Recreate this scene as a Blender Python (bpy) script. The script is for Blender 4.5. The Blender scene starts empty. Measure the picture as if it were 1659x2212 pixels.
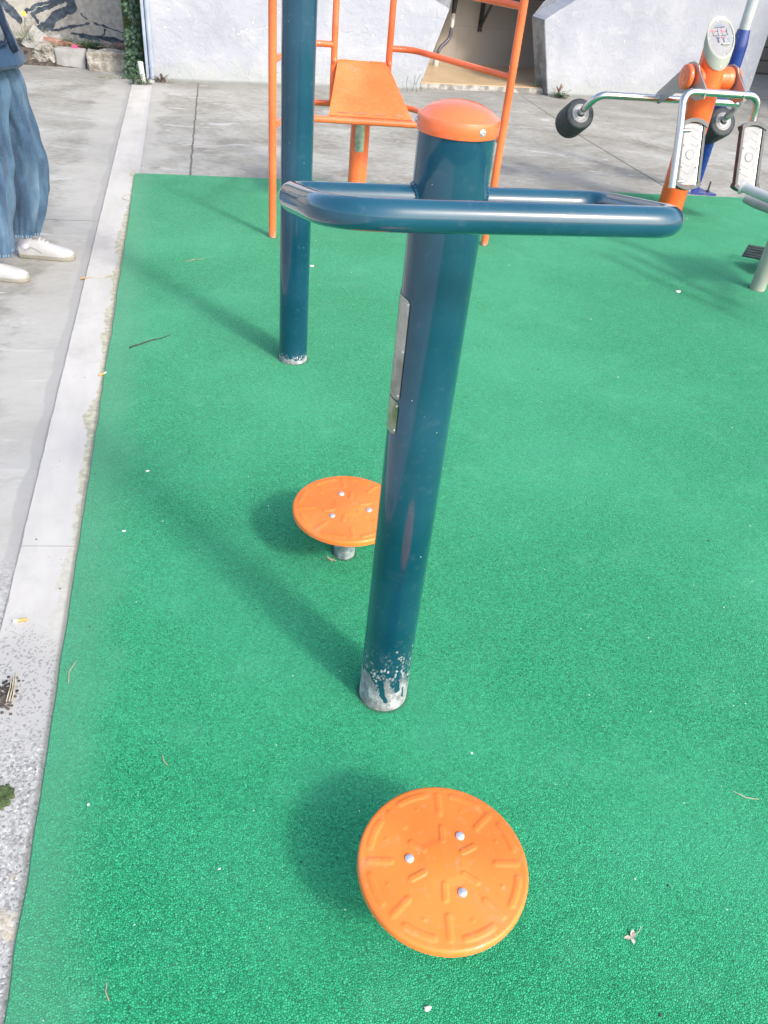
import bpy, bmesh, math, random
from mathutils import Vector, Matrix, noise
R_ = math.radians
random.seed(7)
scene = bpy.context.scene
col = scene.collection

# ---------------------------------------------------------------- camera, world, sun, exposure
cam_d = bpy.data.cameras.new('camera')
cam = bpy.data.objects.new('camera', cam_d); col.objects.link(cam)
cam_d.sensor_fit = 'HORIZONTAL'; cam_d.sensor_width = 36.0; cam_d.lens = 36.0 * 1695 / 1659
cam_d.clip_start = 0.02; cam_d.clip_end = 400
CX = Vector((0.9762, -0.1985, 0.0872)); CY = Vector((0.0542, 0.6128, 0.7884)); CZ = CX.cross(CY).normalized(); CY = CZ.cross(CX).normalized(); CX.normalize()
cam.matrix_world = Matrix(((CX.x, CY.x, CZ.x, 0), (CX.y, CY.y, CZ.y, 0), (CX.z, CY.z, CZ.z, 1.5), (0, 0, 0, 1)))
scene.camera = cam
SUN_EL, SUN_AZ = 40.0, 147.0          # azimuth clockwise from +Y
world = bpy.data.worlds.new("World"); scene.world = world; world.use_nodes = True
wn = world.node_tree
sky = wn.nodes.new('ShaderNodeTexSky'); sky.sky_type = 'NISHITA'; sky.sun_disc = False
sky.sun_elevation = R_(SUN_EL); sky.sun_rotation = R_(SUN_AZ); sky.air_density = 1.0; sky.dust_density = 3.0; sky.ozone_density = 1.0
wn.links.new(sky.outputs[0], wn.nodes['Background'].inputs[0])
wn.nodes['Background'].inputs[1].default_value = 0.15
sd = bpy.data.lights.new('sun', 'SUN'); sd.energy = 1.05; sd.angle = R_(6.5); sd.color = (1.0, 0.95, 0.88)
sun = bpy.data.objects.new('sun', sd); col.objects.link(sun)
sdir = Vector((math.sin(R_(SUN_AZ)) * math.cos(R_(SUN_EL)), math.cos(R_(SUN_AZ)) * math.cos(R_(SUN_EL)), math.sin(R_(SUN_EL))))
sun.rotation_euler = sdir.to_track_quat('Z', 'Y').to_euler(); sun.location = (3, -5, 8)
scene.view_settings.view_transform = 'Standard'; scene.view_settings.look = 'None'
scene.view_settings.exposure = 1.27; scene.view_settings.gamma = 1.0
scene.render.resolution_x = 768; scene.render.resolution_y = 1024

# ---------------------------------------------------------------- material helpers
class NT:
    def __init__(s, name):
        s.m = bpy.data.materials.new(name); s.m.use_nodes = True; s.t = s.m.node_tree
        s.b = s.t.nodes['Principled BSDF']
        s.tc = s.t.nodes.new('ShaderNodeTexCoord')
    def new(s, k): return s.t.nodes.new(k)
    def put(s, sock, v):
        if isinstance(v, bpy.types.NodeSocket): s.t.links.new(v, sock)
        elif v is not None: sock.default_value = v
    def P(s): return s.tc.outputs['Object']
    def xyz(s, v=None):
        n = s.new('ShaderNodeSeparateXYZ'); s.put(n.inputs[0], v or s.P()); return n.outputs
    def map(s, v=None, scale=(1, 1, 1), rot=(0, 0, 0), loc=(0, 0, 0)):
        n = s.new('ShaderNodeMapping'); s.put(n.inputs[0], v or s.P())
        n.inputs['Scale'].default_value = scale; n.inputs['Rotation'].default_value = rot; n.inputs['Location'].default_value = loc
        return n.outputs[0]
    def noise(s, scale, detail=4, rough=.5, v=None, dist=0, color=False):
        n = s.new('ShaderNodeTexNoise'); s.put(n.inputs['Vector'], v or s.P())
        n.inputs['Scale'].default_value = scale; n.inputs['Detail'].default_value = detail
        n.inputs['Roughness'].default_value = rough; n.inputs['Distortion'].default_value = dist
        return n.outputs['Color' if color else 'Fac']
    def vor(s, scale, feat='F1', v=None, out='Distance', rand=1.0):
        n = s.new('ShaderNodeTexVoronoi'); n.feature = feat; s.put(n.inputs['Vector'], v or s.P())
        n.inputs['Scale'].default_value = scale; n.inputs['Randomness'].default_value = rand
        return n.outputs[out]
    def m2(s, op, a, b=None, clamp=False):
        n = s.new('ShaderNodeMath'); n.operation = op; n.use_clamp = clamp
        s.put(n.inputs[0], a); s.put(n.inputs[1], b); return n.outputs[0]
    def vadd(s, a, b, sc=1.0):
        n = s.new('ShaderNodeVectorMath'); n.operation = 'MULTIPLY_ADD'
        s.put(n.inputs[0], b); n.inputs[1].default_value = (sc, sc, sc); s.put(n.inputs[2], a); return n.outputs[0]
    def ramp(s, f, pts, interp='LINEAR'):
        n = s.new('ShaderNodeValToRGB'); s.put(n.inputs[0], f); cr = n.color_ramp; cr.interpolation = interp
        while len(cr.elements) < len(pts): cr.elements.new(0.5)
        for e, (p, c) in zip(cr.elements, pts):
            e.position = p; e.color = (c, c, c, 1) if isinstance(c, (int, float)) else (*c, 1)
        return n.outputs[0]
    def step(s, f, a, b):   # smooth 0..1 between a and b
        n = s.new('ShaderNodeMapRange'); n.interpolation_type = 'SMOOTHSTEP'
        s.put(n.inputs[0], f); n.inputs[1].default_value = a; n.inputs[2].default_value = b; return n.outputs[0]
    def mix(s, f, a, b, mode='MIX'):
        n = s.new('ShaderNodeMix'); n.data_type = 'RGBA'; n.blend_type = mode
        s.put(n.inputs[0], f)
        for i, v in ((6, a), (7, b)):
            if isinstance(v, (tuple, list)): v = (*v[:3], 1)
            s.put(n.inputs[i], v)
        return n.outputs[2]
    def bump(s, h, strength=.5, dist=.002, prev=None):
        n = s.new('ShaderNodeBump'); s.put(n.inputs['Height'], h)
        n.inputs['Strength'].default_value = strength; n.inputs['Distance'].default_value = dist
        if prev is not None: s.put(n.inputs['Normal'], prev)
        return n.outputs[0]
    def seg(s, ax, ay, bx, by, X, Y, w):   # 1 on the line segment a-b, 0 away from it
        dx, dy = bx - ax, by - ay; L2 = dx * dx + dy * dy
        px = s.m2('SUBTRACT', X, ax); py = s.m2('SUBTRACT', Y, ay)
        t = s.m2('DIVIDE', s.m2('ADD', s.m2('MULTIPLY', px, dx), s.m2('MULTIPLY', py, dy)), L2, clamp=True)
        qx = s.m2('SUBTRACT', px, s.m2('MULTIPLY', t, dx)); qy = s.m2('SUBTRACT', py, s.m2('MULTIPLY', t, dy))
        d = s.m2('SQRT', s.m2('ADD', s.m2('MULTIPLY', qx, qx), s.m2('MULTIPLY', qy, qy)))
        return s.step(d, w, w * .35)
    def fin(s, color=None, rough=None, metal=None, normal=None, coat=None, coat_rough=None, spec=None, sheen=None):
        b = s.b
        if color is not None: s.put(b.inputs['Base Color'], (*color, 1) if isinstance(color, tuple) else color)
        for k, v in (('Roughness', rough), ('Metallic', metal), ('Normal', normal), ('Coat Weight', coat), ('Coat Roughness', coat_rough), ('Specular IOR Level', spec), ('Sheen Weight', sheen)):
            if v is not None: s.put(b.inputs[k], v)
        return s.m

def paint(name, c, rough=.25, coat=.6, chip=.0, dirt=.12, zwear=None, wearcol=(.45, .47, .48), chipcol=(.7, .72, .7), spec=.25):
    """glossy powder-coat with small chips, dust and (optionally) a scuffed foot"""
    n = NT(name)
    big = n.noise(3.0, 3); fine = n.noise(60, 3)
    c2 = tuple(min(1, x * 1.18 + .01) for x in c); c1 = tuple(x * .86 for x in c)
    base = n.mix(n.step(big, .35, .65), c1, c2)
    base = n.mix(n.m2('MULTIPLY', n.step(fine, .55, .8), dirt), base, (.55, .53, .48)); base = n.mix(n.m2('MULTIPLY', n.step(n.noise(5, 6, .7, dist=.8), .56, .72), dirt * 1.6), base, (.42, .40, .36))
    r = n.m2('ADD', rough, n.m2('MULTIPLY', n.noise(9, 3), .14))
    ct = coat
    if chip:
        w = n.vadd(n.P(), n.noise(90, 2, color=True), .012)
        v = n.vor(40, v=n.map(w, scale=(1, 1, .55)))
        k = n.step(v, chip, chip * .6)
        k = n.m2('MULTIPLY', k, n.step(n.noise(7, 2), .46, .52))
        base = n.mix(k, base, chipcol)
    if zwear:
        z0, z1 = zwear   # fully worn below z0, scattered scuffs until z1
        Z = n.xyz()[2]
        lowf = n.step(Z, z1, z0)
        nn = n.noise(38, 5, .62, v=n.map(scale=(1.3, 1.3, .8)))
        fl = n.noise(190, 3, .6, v=n.map(scale=(1, 1, .45)))
        solid = n.step(n.m2('ADD', n.m2('SUBTRACT', Z, z0), n.m2('MULTIPLY', n.m2('SUBTRACT', n.noise(13, 6, .68, v=n.map(scale=(1.2, 1.2, .42)), dist=.6), .5), z0 * 3.6)), z0 * .12, -z0 * .12)
        vv = n.vadd(n.map(scale=(1, 1, .6)), n.noise(150, 2, color=True), .007); rnd_ = n.xyz(n.vor(150, v=vv, out='Color'))[0]
        sc = n.m2('MULTIPLY', n.step(n.vor(150, v=vv), .50, .40), n.m2('GREATER_THAN', n.m2('ADD', rnd_, n.m2('MULTIPLY', n.m2('MULTIPLY', lowf, lowf), .74)), n.m2('ADD', .93, n.m2('MULTIPLY', n.noise(22, 3), .30))))
        sm_ = n.m2('MULTIPLY', n.step(n.noise(75, 5, .75, v=n.map(scale=(1, 1, .8), rot=(.5, .2, 0)), dist=1.0), .53, .60), n.m2('MULTIPLY', n.m2('MULTIPLY', lowf, lowf), .75))
        sc = n.m2('MAXIMUM', sc, n.m2('MULTIPLY', sm_, n.step(n.noise(20, 3), .42, .55)))
        k = n.m2('MAXIMUM', solid, sc)
        if z0 > .05:                                  # strips of paint still clinging inside the bare patch
            XX, YY, ZZ = n.xyz(n.vadd(n.P(), n.noise(60, 3, color=True), .010)); fr_ = n.step(YY, .0, -.02)
            dr = n.m2('MAXIMUM', n.seg(-.019, .105, -.012, .060, XX, ZZ, .0085), n.seg(-.012, .060, -.003, .040, XX, ZZ, .0075))
            dr = n.m2('MAXIMUM', dr, n.m2('MAXIMUM', n.seg(.020, .10, .021, .072, XX, ZZ, .008), n.seg(.037, .075, .040, .040, XX, ZZ, .0035)))
            k = n.m2('MULTIPLY', k, n.m2('SUBTRACT', 1.0, n.m2('MULTIPLY', n.step(dr, .2, .45), fr_)))
        wc = n.mix(n.step(nn, .38, .66), tuple(x * .42 for x in wearcol), tuple(min(1, x * 1.05) for x in wearcol))
        wc = n.mix(n.step(n.noise(200, 3), .56, .62), wc, tuple(x * .5 for x in wearcol))
        base = n.mix(k, base, wc)
        r = n.mix(k, n.mix(0, r, r), (.8, .8, .8))
        ct = n.m2('MULTIPLY', n.m2('SUBTRACT', 1.0, k), coat)
        return n.fin(base, n.m2('ADD', r, 0), coat=ct, coat_rough=.05, spec=spec, normal=n.bump(k, .35, .001))
    return n.fin(base, r, coat=ct, coat_rough=.05, spec=spec, normal=n.bump(n.noise(14, 2), .04, .002))

# ---------------------------------------------------------------- mesh helpers
def tagit(o, label=None, cat=None, group=None, kind=None):
    for k, v in (('label', label), ('category', cat), ('group', group), ('kind', kind)):
        if v: o[k] = v
    return o
def thing(name, loc, label, cat, group=None):
    o = bpy.data.objects.new(name, None); col.objects.link(o); o.location = loc; o.empty_display_size = .1
    return tagit(o, label, cat, group)
def obj(name, bm, m, parent=None, smooth=True, at=None, autosmooth=40):
    """bm is in world coordinates; the origin goes to the parent (or `at`)"""
    bmesh.ops.recalc_face_normals(bm, faces=bm.faces[:])
    org = Vector(at) if at is not None else (ROOT(parent) if parent else Vector((0, 0, 0)))
    bmesh.ops.translate(bm, verts=bm.verts[:], vec=-org)
    me = bpy.data.meshes.new(name); bm.to_mesh(me); bm.free()
    for p in me.polygons: p.use_smooth = smooth
    if smooth and autosmooth:
        try: me.set_sharp_from_angle(angle=R_(autosmooth))
        except Exception: pass
    me.materials.append(m)
    o = bpy.data.objects.new(name, me); col.objects.link(o)
    if parent:
        o.parent = parent; o.location = org - ROOT(parent)
    else: o.location = org
    return o
def ROOT(p):
    v = Vector((0, 0, 0))
    while p: v = v + Vector(p.location); p = p.parent
    return v
def box(bm, lo, hi, bevel=0, seg=2, mat=None):
    g = bmesh.ops.create_cube(bm, size=1)['verts']
    for v in g: v.co = Vector([(lo[i] + hi[i]) / 2 + v.co[i] * (hi[i] - lo[i]) for i in range(3)])
    if bevel:
        es = list({e for v in g for e in v.link_edges})
        r = bmesh.ops.bevel(bm, geom=es, offset=bevel, segments=seg, affect='EDGES', profile=.6)
        g = list({v for f in r['faces'] for v in f.verts})
    if mat is not None:
        for v in g: v.co = mat @ v.co
    return g
def ring(bm, c, u, v, r, n, r2=None):
    r2 = r2 or r
    return [bm.verts.new(c + u * (math.cos(2 * math.pi * i / n) * r) + v * (math.sin(2 * math.pi * i / n) * r2)) for i in range(n)]
def bridge(bm, a, b):
    n = len(a)
    for i in range(n): bm.faces.new((a[i], a[(i + 1) % n], b[(i + 1) % n], b[i]))
def tube(bm, pts, r, n=20, caps=True):
    """sweep; r a number or a list per point"""
    pts = [Vector(p) for p in pts]; rr = r if isinstance(r, (list, tuple)) else [r] * len(pts)
    t0 = (pts[1] - pts[0]).normalized()
    u = t0.orthogonal().normalized(); prev = None
    for i, p in enumerate(pts):
        if i == 0: t = t0
        elif i == len(pts) - 1: t = (pts[i] - pts[i - 1]).normalized()
        else: t = ((pts[i + 1] - p).normalized() + (p - pts[i - 1]).normalized()).normalized()
        u = (u - t * u.dot(t)).normalized(); v = t.cross(u)
        rg = ring(bm, p, u, v, rr[i], n)
        if prev: bridge(bm, prev, rg)
        elif caps: bm.faces.new(list(reversed(rg)))
        prev = rg
    if caps: bm.faces.new(prev)
def fillet(pts, rad, k=8, closed=False):
    pts = [Vector(p) for p in pts]; out = []; n = len(pts)
    for i in range(n):
        if not closed and i in (0, n - 1): out.append(pts[i]); continue
        a, b, c = pts[i - 1], pts[i], pts[(i + 1) % n]
        u = (a - b); w = (c - b); d = min(rad, u.length * .49, w.length * .49)
        p0 = b + u.normalized() * d; p2 = b + w.normalized() * d
        for j in range(k + 1):
            t = j / k; out.append(p0 * (1 - t) ** 2 * 1 + b * (2 * t * (1 - t)) + p2 * t * t)
    return out
def lathe(bm, prof, c, axis=(0, 0, 1), n=48, cap0=True, cap1=True):
    """prof = [(radius, height)...] along axis from c"""
    ax = Vector(axis).normalized(); u = ax.orthogonal().normalized(); v = ax.cross(u); c = Vector(c); prev = None
    for i, (r, h) in enumerate(prof):
        if r < 1e-6:
            q = bm.verts.new(c + ax * h)
            if prev:
                for j in range(n): bm.faces.new((prev[j], prev[(j + 1) % n], q))
            prev = None; last = q; first_pt = q if i == 0 else None
            continue
        rg = ring(bm, c + ax * h, u, v, r, n)
        if prev: bridge(bm, prev, rg)
        elif i == 0:
            if cap0: bm.faces.new(list(reversed(rg)))
        else:
            for j in range(n): bm.faces.new((last, rg[(j + 1) % n], rg[j]))
        prev = rg
    if prev and cap1: bm.faces.new(prev)
def poly_prism(bm, pts, off):
    a = [bm.verts.new(Vector(p)) for p in pts]; b = [bm.verts.new(Vector(p) + Vector(off)) for p in pts]
    bm.faces.new(a); bm.faces.new(list(reversed(b)))
    n = len(a)
    for i in range(n): bm.faces.new((a[i], b[i], b[(i + 1) % n], a[(i + 1) % n]))
def bolt(parent, c, axis, r=.008, h=.005, m=None, name='bolt'):
    bm = bmesh.new()
    lathe(bm, [(r * 1.25, 0), (r * 1.25, h * .2), (r, h * .35), (r * .95, h * .7), (r * .6, h), (r * .42, h), (r * .38, h * .6), (0, h * .6)], c, axis, 16)
    return obj(name, bm, m, parent)
def rock(bm, c, size, seed=0, rough=.2, sub=3, boxy=.5):
    g = bmesh.ops.create_icosphere(bm, subdivisions=sub, radius=1)['verts']
    for v in g:
        d = v.co.normalized(); mx = max(abs(d.x), abs(d.y), abs(d.z))
        q = d * (1 - boxy) + d / mx * boxy * .82
        q = q * (1 + rough * noise.noise(d * 1.8 + Vector((seed, 0, 0))) + rough * .5 * noise.noise(d * 5 + Vector((0, seed, 0))) + rough * .28 * noise.noise(d * 13 + Vector((0, seed, 3))))
        v.co = Vector(c) + Vector((q.x * size[0], q.y * size[1], q.z * size[2]))
def blade(bm, p, d, L, w, bend=.3, seg=4):
    d = Vector(d).normalized(); s = d.cross(Vector((0, 0, 1)));
    if s.length < .1: s = Vector((1, 0, 0))
    s = Matrix.Rotation(random.uniform(0, 3.1), 3, d) @ s.normalized(); prev = None; p = Vector(p)
    for i in range(seg + 1):
        t = i / seg; c = p + d * L * t + Vector((d.x * bend * L * t * t, d.y * bend * L * t * t, -bend * L * t * t * .6))
        ww = w * (1 - t) ** .6 * .5 + .0003
        a = bm.verts.new(c - s * ww); b = bm.verts.new(c + s * ww)
        if prev: bm.faces.new((prev[0], prev[1], b, a))
        prev = (a, b)
def leaf(bm, p, d, L, w, up=(0, 0, 1)):
    d = Vector(d).normalized(); s = d.cross(Vector(up)); s = s.normalized() if s.length > .05 else Vector((1, 0, 0)); nn = s.cross(d)
    p = Vector(p); pr = [(0, .05), (.25, .8), (.5, 1), (.75, .7), (1, .04)]; prev = None
    for t, q in pr:
        c = p + d * L * t - nn * (L * .25 * t * t)
        vs = [bm.verts.new(c - s * w * q * .5 + nn * w * .12 * q), bm.verts.new(c), bm.verts.new(c + s * w * q * .5 + nn * w * .12 * q)]
        if prev:
            bm.faces.new((prev[0], prev[1], vs[1], vs[0])); bm.faces.new((prev[1], prev[2], vs[2], vs[1]))
        prev = vs

# ---------------------------------------------------------------- materials
def mat_rubber():
    n = NT('green_rubber_granules')
    P = n.P(); X, Y, Z = n.xyz()
    w = n.vadd(P, n.noise(260, 1, color=True), .0022)
    c1 = n.vor(240, v=w, out='Color'); d1 = n.vor(240, 'DISTANCE_TO_EDGE', v=w)
    cell = n.xyz(c1)[0]
    big = n.noise(1.1, 4, .55); mid = n.noise(6, 4, .6)
    g = n.ramp(cell, [(0, (.005, .235, .090)), (.35, (.012, .335, .138)), (.75, (.022, .395, .168)), (1, (.045, .45, .205))])
    g = n.mix(n.step(d1, .14, .0), g, (.001, .075, .038))
    g = n.mix(n.m2('MULTIPLY', n.step(big, .38, .66), .28), g, (.07, .44, .24))         # dusty, faded areas
    g = n.mix(n.m2('MULTIPLY', n.step(mid, .52, .75), .15), g, (.12, .46, .28))
    g = n.mix(n.m2('MULTIPLY', n.step(n.m2('SUBTRACT', X, n.m2('MULTIPLY', mid, .12)), -.27, -.42), .45), g, (.09, .31, .18))   # dirt along the kerb
    sp = n.vor(26, v=n.vadd(P, n.noise(40, 1, color=True), .01)); sc = n.vor(26, out='Color', v=n.vadd(P, n.noise(40, 1, color=True), .01))
    k = n.m2('MULTIPLY', n.step(sp, .055, .035), n.step(n.xyz(sc)[1], .88, .90))
    g = n.mix(k, g, (.62, .70, .60))                                                     # pale crumbs pressed in
    k2 = n.m2('MULTIPLY', n.step(n.vor(31, v=n.map(loc=(3, 1, 0))), .07, .05), n.step(n.xyz(n.vor(31, v=n.map(loc=(3, 1, 0)), out='Color'))[0], .86, .88))
    g = n.mix(k2, g, (.01, .03, .02))
    for (cx_, cy_, rr_) in ((.372, 1.186, .057), (.347, 2.932, .0565), (.362, .664, .030), (.361, 1.703, .030), (3.215, 5.10, .086), (3.012, 3.69, .042), (.392, 4.385, .0205), (1.608, 4.322, .0205)):
        dx = n.m2('SUBTRACT', X, cx_); dy = n.m2('SUBTRACT', Y, cy_); dd = n.m2('SQRT', n.m2('ADD', n.m2('MULTIPLY', dx, dx), n.m2('MULTIPLY', dy, dy)))
        dd = n.m2('ADD', dd, n.m2('MULTIPLY', n.m2('SUBTRACT', mid, .5), .01))
        g = n.mix(n.m2('MULTIPLY', n.step(dd, rr_ + .012, rr_ + .001), .75), g, (.02, .06, .03))      # grime in the cut-out round each foot
    stn = n.m2('MULTIPLY', n.step(n.noise(2.3, 5, .65, v=n.map(loc=(2, 7, 0))), .60, .68), .30); g = n.mix(stn, g, (.03, .25, .14))
    h = n.m2('ADD', n.step(d1, 0, .25), n.m2('MULTIPLY', cell, .5))
    nb = n.bump(h, .55, .0030); nb = n.bump(n.noise(5, 3), .25, .01, nb)
    return n.fin(g, .75, normal=nb, spec=.22, sheen=.10)
def mat_ground():
    n = NT('weathered_concrete'); X, Y, Z = n.xyz()
    st = n.noise(1.5, 7, .66, v=n.map(scale=(.9, 1.25, 1)), dist=.5); fi = n.noise(22, 5, .68, v=n.map(scale=(.8, 1.1, 1))); bl = n.noise(.55, 4, .6)
    c = n.ramp(st, [(.32, (.185, .178, .150)), (.47, (.29, .283, .248)), (.56, (.345, .34, .305)), (.72, (.43, .425, .395))])
    c = n.mix(n.m2('MULTIPLY', n.step(fi, .50, .66), .4), c, (.40, .40, .385))
    c = n.mix(n.m2('MULTIPLY', n.step(fi, .48, .34), .4), c, (.15, .147, .125))
    c = n.mix(n.m2('MULTIPLY', n.step(bl, .46, .64), .35), c, (.22, .217, .19))
    sk = n.noise(3.4, 5, .7, v=n.map(scale=(.6, 1.8, 1)), dist=.9)
    c = n.mix(n.m2('MULTIPLY', n.step(sk, .60, .66), .7), c, (.50, .50, .49))              # pale skid-like cement streaks
    # whiter cement wash each side of the strip, uneven edges
    e = n.m2('MULTIPLY', n.m2('SUBTRACT', n.noise(3.2, 5, .6), .5), .55)
    wash = n.m2('MULTIPLY', n.step(n.m2('ADD', X, e), -.83, -.72), n.step(n.m2('ADD', X, e), -.20, -.30))
    c = n.mix(n.m2('MULTIPLY', wash, .6), c, (.43, .42, .385))
    smear = n.m2('MULTIPLY', n.step(n.m2('ADD', X, n.m2('MULTIPLY', e, .14)), -.585, -.575), n.step(X, -.53, -.535))
    c = n.mix(n.m2('MULTIPLY', smear, .65), c, (.31, .305, .29))
    jw = n.m2('MULTIPLY', n.m2('SUBTRACT', n.noise(7, 4), .5), .03); Xj = n.m2('ADD', X, jw); Yj = n.m2('ADD', Y, jw)
    cr = n.m2('MAXIMUM', n.seg(.065, 8.8, -.045, 5.5, Xj, Y, .010), n.seg(3.53, 9.1, 3.47, 7.2, Xj, Y, .011))
    cr = n.m2('MAXIMUM', cr, n.seg(3.47, 7.2, 3.51, 5.5, Xj, Y, .013)); cr = n.m2('MAXIMUM', cr, n.seg(-3.5, 4.72, -.56, 4.62, X, Yj, .004))
    c = n.mix(n.m2('MULTIPLY', cr, .8), c, (.08, .075, .065))
    base = n.m2('MULTIPLY', n.step(n.m2('ADD', Y, n.m2('MULTIPLY', e, .6)), 8.15, 8.75), .35)
    c = n.mix(base, c, (.22, .215, .20))
    ag = n.vor(140, out='Color'); near = n.step(Y, 1.95, 1.3)
    c = n.mix(n.m2('MULTIPLY', near, .6), c, n.ramp(n.xyz(ag)[0], [(0, (.10, .11, .11)), (.3, (.35, .35, .33)), (.8, (.55, .55, .53)), (1, (.72, .72, .7))]))
    h = n.m2('SUBTRACT', fi, n.m2('MULTIPLY', cr, 1.2))
    return n.fin(c, .82, normal=n.bump(h, .5, .004), spec=.4)
def mat_strip():
    n = NT('white_cement_strip'); X, Y, Z = n.xyz()
    e = n.m2('SUBTRACT', n.noise(9, 5, .65), .5)
    f = n.noise(28, 5, .65); l = n.noise(2.2, 4, .6, v=n.map(scale=(3, 1, 1)))
    c = n.ramp(l, [(.3, (.43, .415, .378)), (.5, (.49, .475, .437)), (.7, (.535, .52, .482))])
    c = n.mix(n.m2('MULTIPLY', n.step(f, .56, .72), .18), c, (.40, .40, .38))
    # worn foot of the strip: exposed aggregate
    w = n.vadd(n.P(), n.noise(120, 1, color=True), .004)
    ac = n.xyz(n.vor(210, v=w, out='Color')); ae = n.vor(210, 'DISTANCE_TO_EDGE', v=w)
    ag = n.ramp(ac[0], [(0, (.07, .08, .085)), (.14, (.13, .14, .14)), (.4, (.31, .31, .29)), (.7, (.42, .415, .39)), (.93, (.54, .535, .52)), (1, (.72, .72, .70))])
    pol = n.m2('ADD', Y, n.m2('MULTIPLY', e, .28))
    worn = n.step(pol, 1.60, 1.40); deep = n.step(pol, 1.22, 1.08)
    light = n.mix(n.m2('MULTIPLY', n.step(ac[1], .80, .86), .6), (.40, .395, .37), (.15, .155, .155))
    c = n.mix(worn, c, light); c = n.mix(n.m2('MULTIPLY', deep, .62), c, ag)
    c = n.mix(n.m2('MULTIPLY', n.m2('MULTIPLY', n.step(n.noise(7, 4, v=n.map(loc=(5, 2, 0))), .55, .63), n.step(pol, 1.08, .98)), .65), c, (.55, .46, .30))
    # old glue along the rubber
    gl = n.m2('ADD', X, n.m2('ADD', n.m2('MULTIPLY', e, .085), n.m2('MULTIPLY', n.m2('SUBTRACT', n.noise(1.6, 2), .5), .10)))
    gk = n.m2('MULTIPLY', n.step(gl, -.418, -.409), n.step(Y, 1.2, 2.2))
    gk = n.m2('MULTIPLY', gk, n.step(Y, 5.75, 5.5))
    c = n.mix(n.m2('MULTIPLY', gk, .8), c, n.mix(n.step(n.noise(45, 4, .7), .42, .6), (.30, .285, .20), (.48, .455, .31)))
    c = n.mix(n.m2('MULTIPLY', n.step(n.noise(3.3, 5, .7, v=n.map(loc=(4, 4, 0))), .54, .70), .35), c, (.34, .335, .31)); c = n.mix(n.m2('MULTIPLY', n.m2('MULTIPLY', n.step(n.vor(55), .16, .08), n.step(n.noise(5, 3), .52, .6)), .6), c, (.17, .17, .15))
    c = n.mix(n.m2('MULTIPLY', n.m2('MULTIPLY', n.step(X, -.399, -.389), n.step(Y, 5.6, 5.5)), .6), c, (.12, .13, .10)); c = n.mix(n.m2('MULTIPLY', n.step(n.m2('ADD', X, n.m2('MULTIPLY', e, .05)), -.40, -.375), n.m2('MULTIPLY', n.step(Y, 5.5, 5.6), .6)), c, (.42, .425, .43))
    sp = n.m2('MULTIPLY', n.step(n.vor(22), .09, .06), n.step(n.xyz(n.vor(22, out='Color'))[0], .82, .84))
    c = n.mix(sp, c, (.12, .12, .11))
    jt = n.seg(-.56, 1.832, -.38, 1.812, X, n.m2('ADD', Y, n.m2('MULTIPLY', e, .004)), .0022)
    ed = n.seg(-.5395, -1, -.5395, 9, n.m2('ADD', X, n.m2('MULTIPLY', e, .012)), Y, .0028)
    k = n.m2('MAXIMUM', jt, ed); c = n.mix(n.m2('MULTIPLY', k, .8), c, (.20, .20, .19))
    return n.fin(c, .75, normal=n.bump(n.m2('ADD', n.m2('MULTIPLY', worn, ae), n.m2('MULTIPLY', f, .3)), .6, .003), spec=.4)
def mat_wall():
    n = NT('cracked_white_plaster'); X, Y, Z = n.xyz()
    flat = n.map(scale=(1, .02, 1))
    w = n.vadd(flat, n.noise(3, 4, v=flat, color=True), .22)
    big = n.noise(1.6, 4, v=flat, dist=.2); sw = n.noise(6, 5, .6, v=n.vadd(flat, n.noise(4, 2, v=flat, color=True), .12), dist=.25)
    c = n.ramp(big, [(.3, (.31, .33, .375)), (.5, (.355, .375, .42)), (.7, (.41, .425, .46))])
    c = n.mix(n.m2('MULTIPLY', n.step(sw, .5, .7), .45), c, (.46, .47, .485))
    edge = n.vor(3.6, 'DISTANCE_TO_EDGE', v=w); edge2 = n.vor(9, 'DISTANCE_TO_EDGE', v=w)
    low = n.step(n.m2('ADD', Z, n.m2('MULTIPLY', n.m2('SUBTRACT', sw, .5), .5)), .85, .25)
    ck = n.m2('MULTIPLY', n.m2('MULTIPLY', n.step(edge, .013, .003), n.step(n.noise(3.4, 4, v=flat), .46, .58)), low)
    c = n.mix(n.m2('MULTIPLY', ck, .2), c, (.25, .27, .29))
    # flaked spots: bright filler, with a dark lip
    fl = n.m2('MULTIPLY', n.m2('MULTIPLY', n.step(edge, .032, .014), n.m2('MULTIPLY', n.step(n.noise(11, 5, .7, v=flat, dist=1.0), .57, .60), n.step(n.noise(1.7, 2, v=n.map(scale=(1, .02, 2), loc=(1, 0, 5))), .50, .56))), low)
    c = n.mix(fl, c, (.82, .82, .80))
    fd = n.m2('MULTIPLY', n.m2('MULTIPLY', n.step(edge2, .03, .012), n.step(n.noise(17, 4, v=n.map(scale=(1, .02, 1), loc=(3, 0, 1))), .66, .70)), low)
    c = n.mix(n.m2('MULTIPLY', fd, .45), c, (.16, .17, .17))
    foot = n.m2('MULTIPLY', n.step(n.m2('ADD', Z, n.m2('MULTIPLY', n.m2('SUBTRACT', n.noise(4, 4, v=n.map(scale=(2, .02, .6))), .5), .35)), .26, .0), .55)
    c = n.mix(foot, c, (.36, .39, .36))
    c = n.mix(n.m2('MULTIPLY', n.step(Z, .03, .0), .7), c, (.17, .18, .16))
    h = n.m2('ADD', n.m2('MULTIPLY', sw, .9), n.m2('SUBTRACT', n.m2('MULTIPLY', n.noise(40, 3, v=flat), .15), n.m2('MULTIPLY', fl, .5)))
    return n.fin(c, .8, normal=n.bump(h, .7, .028), spec=.35)
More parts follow.
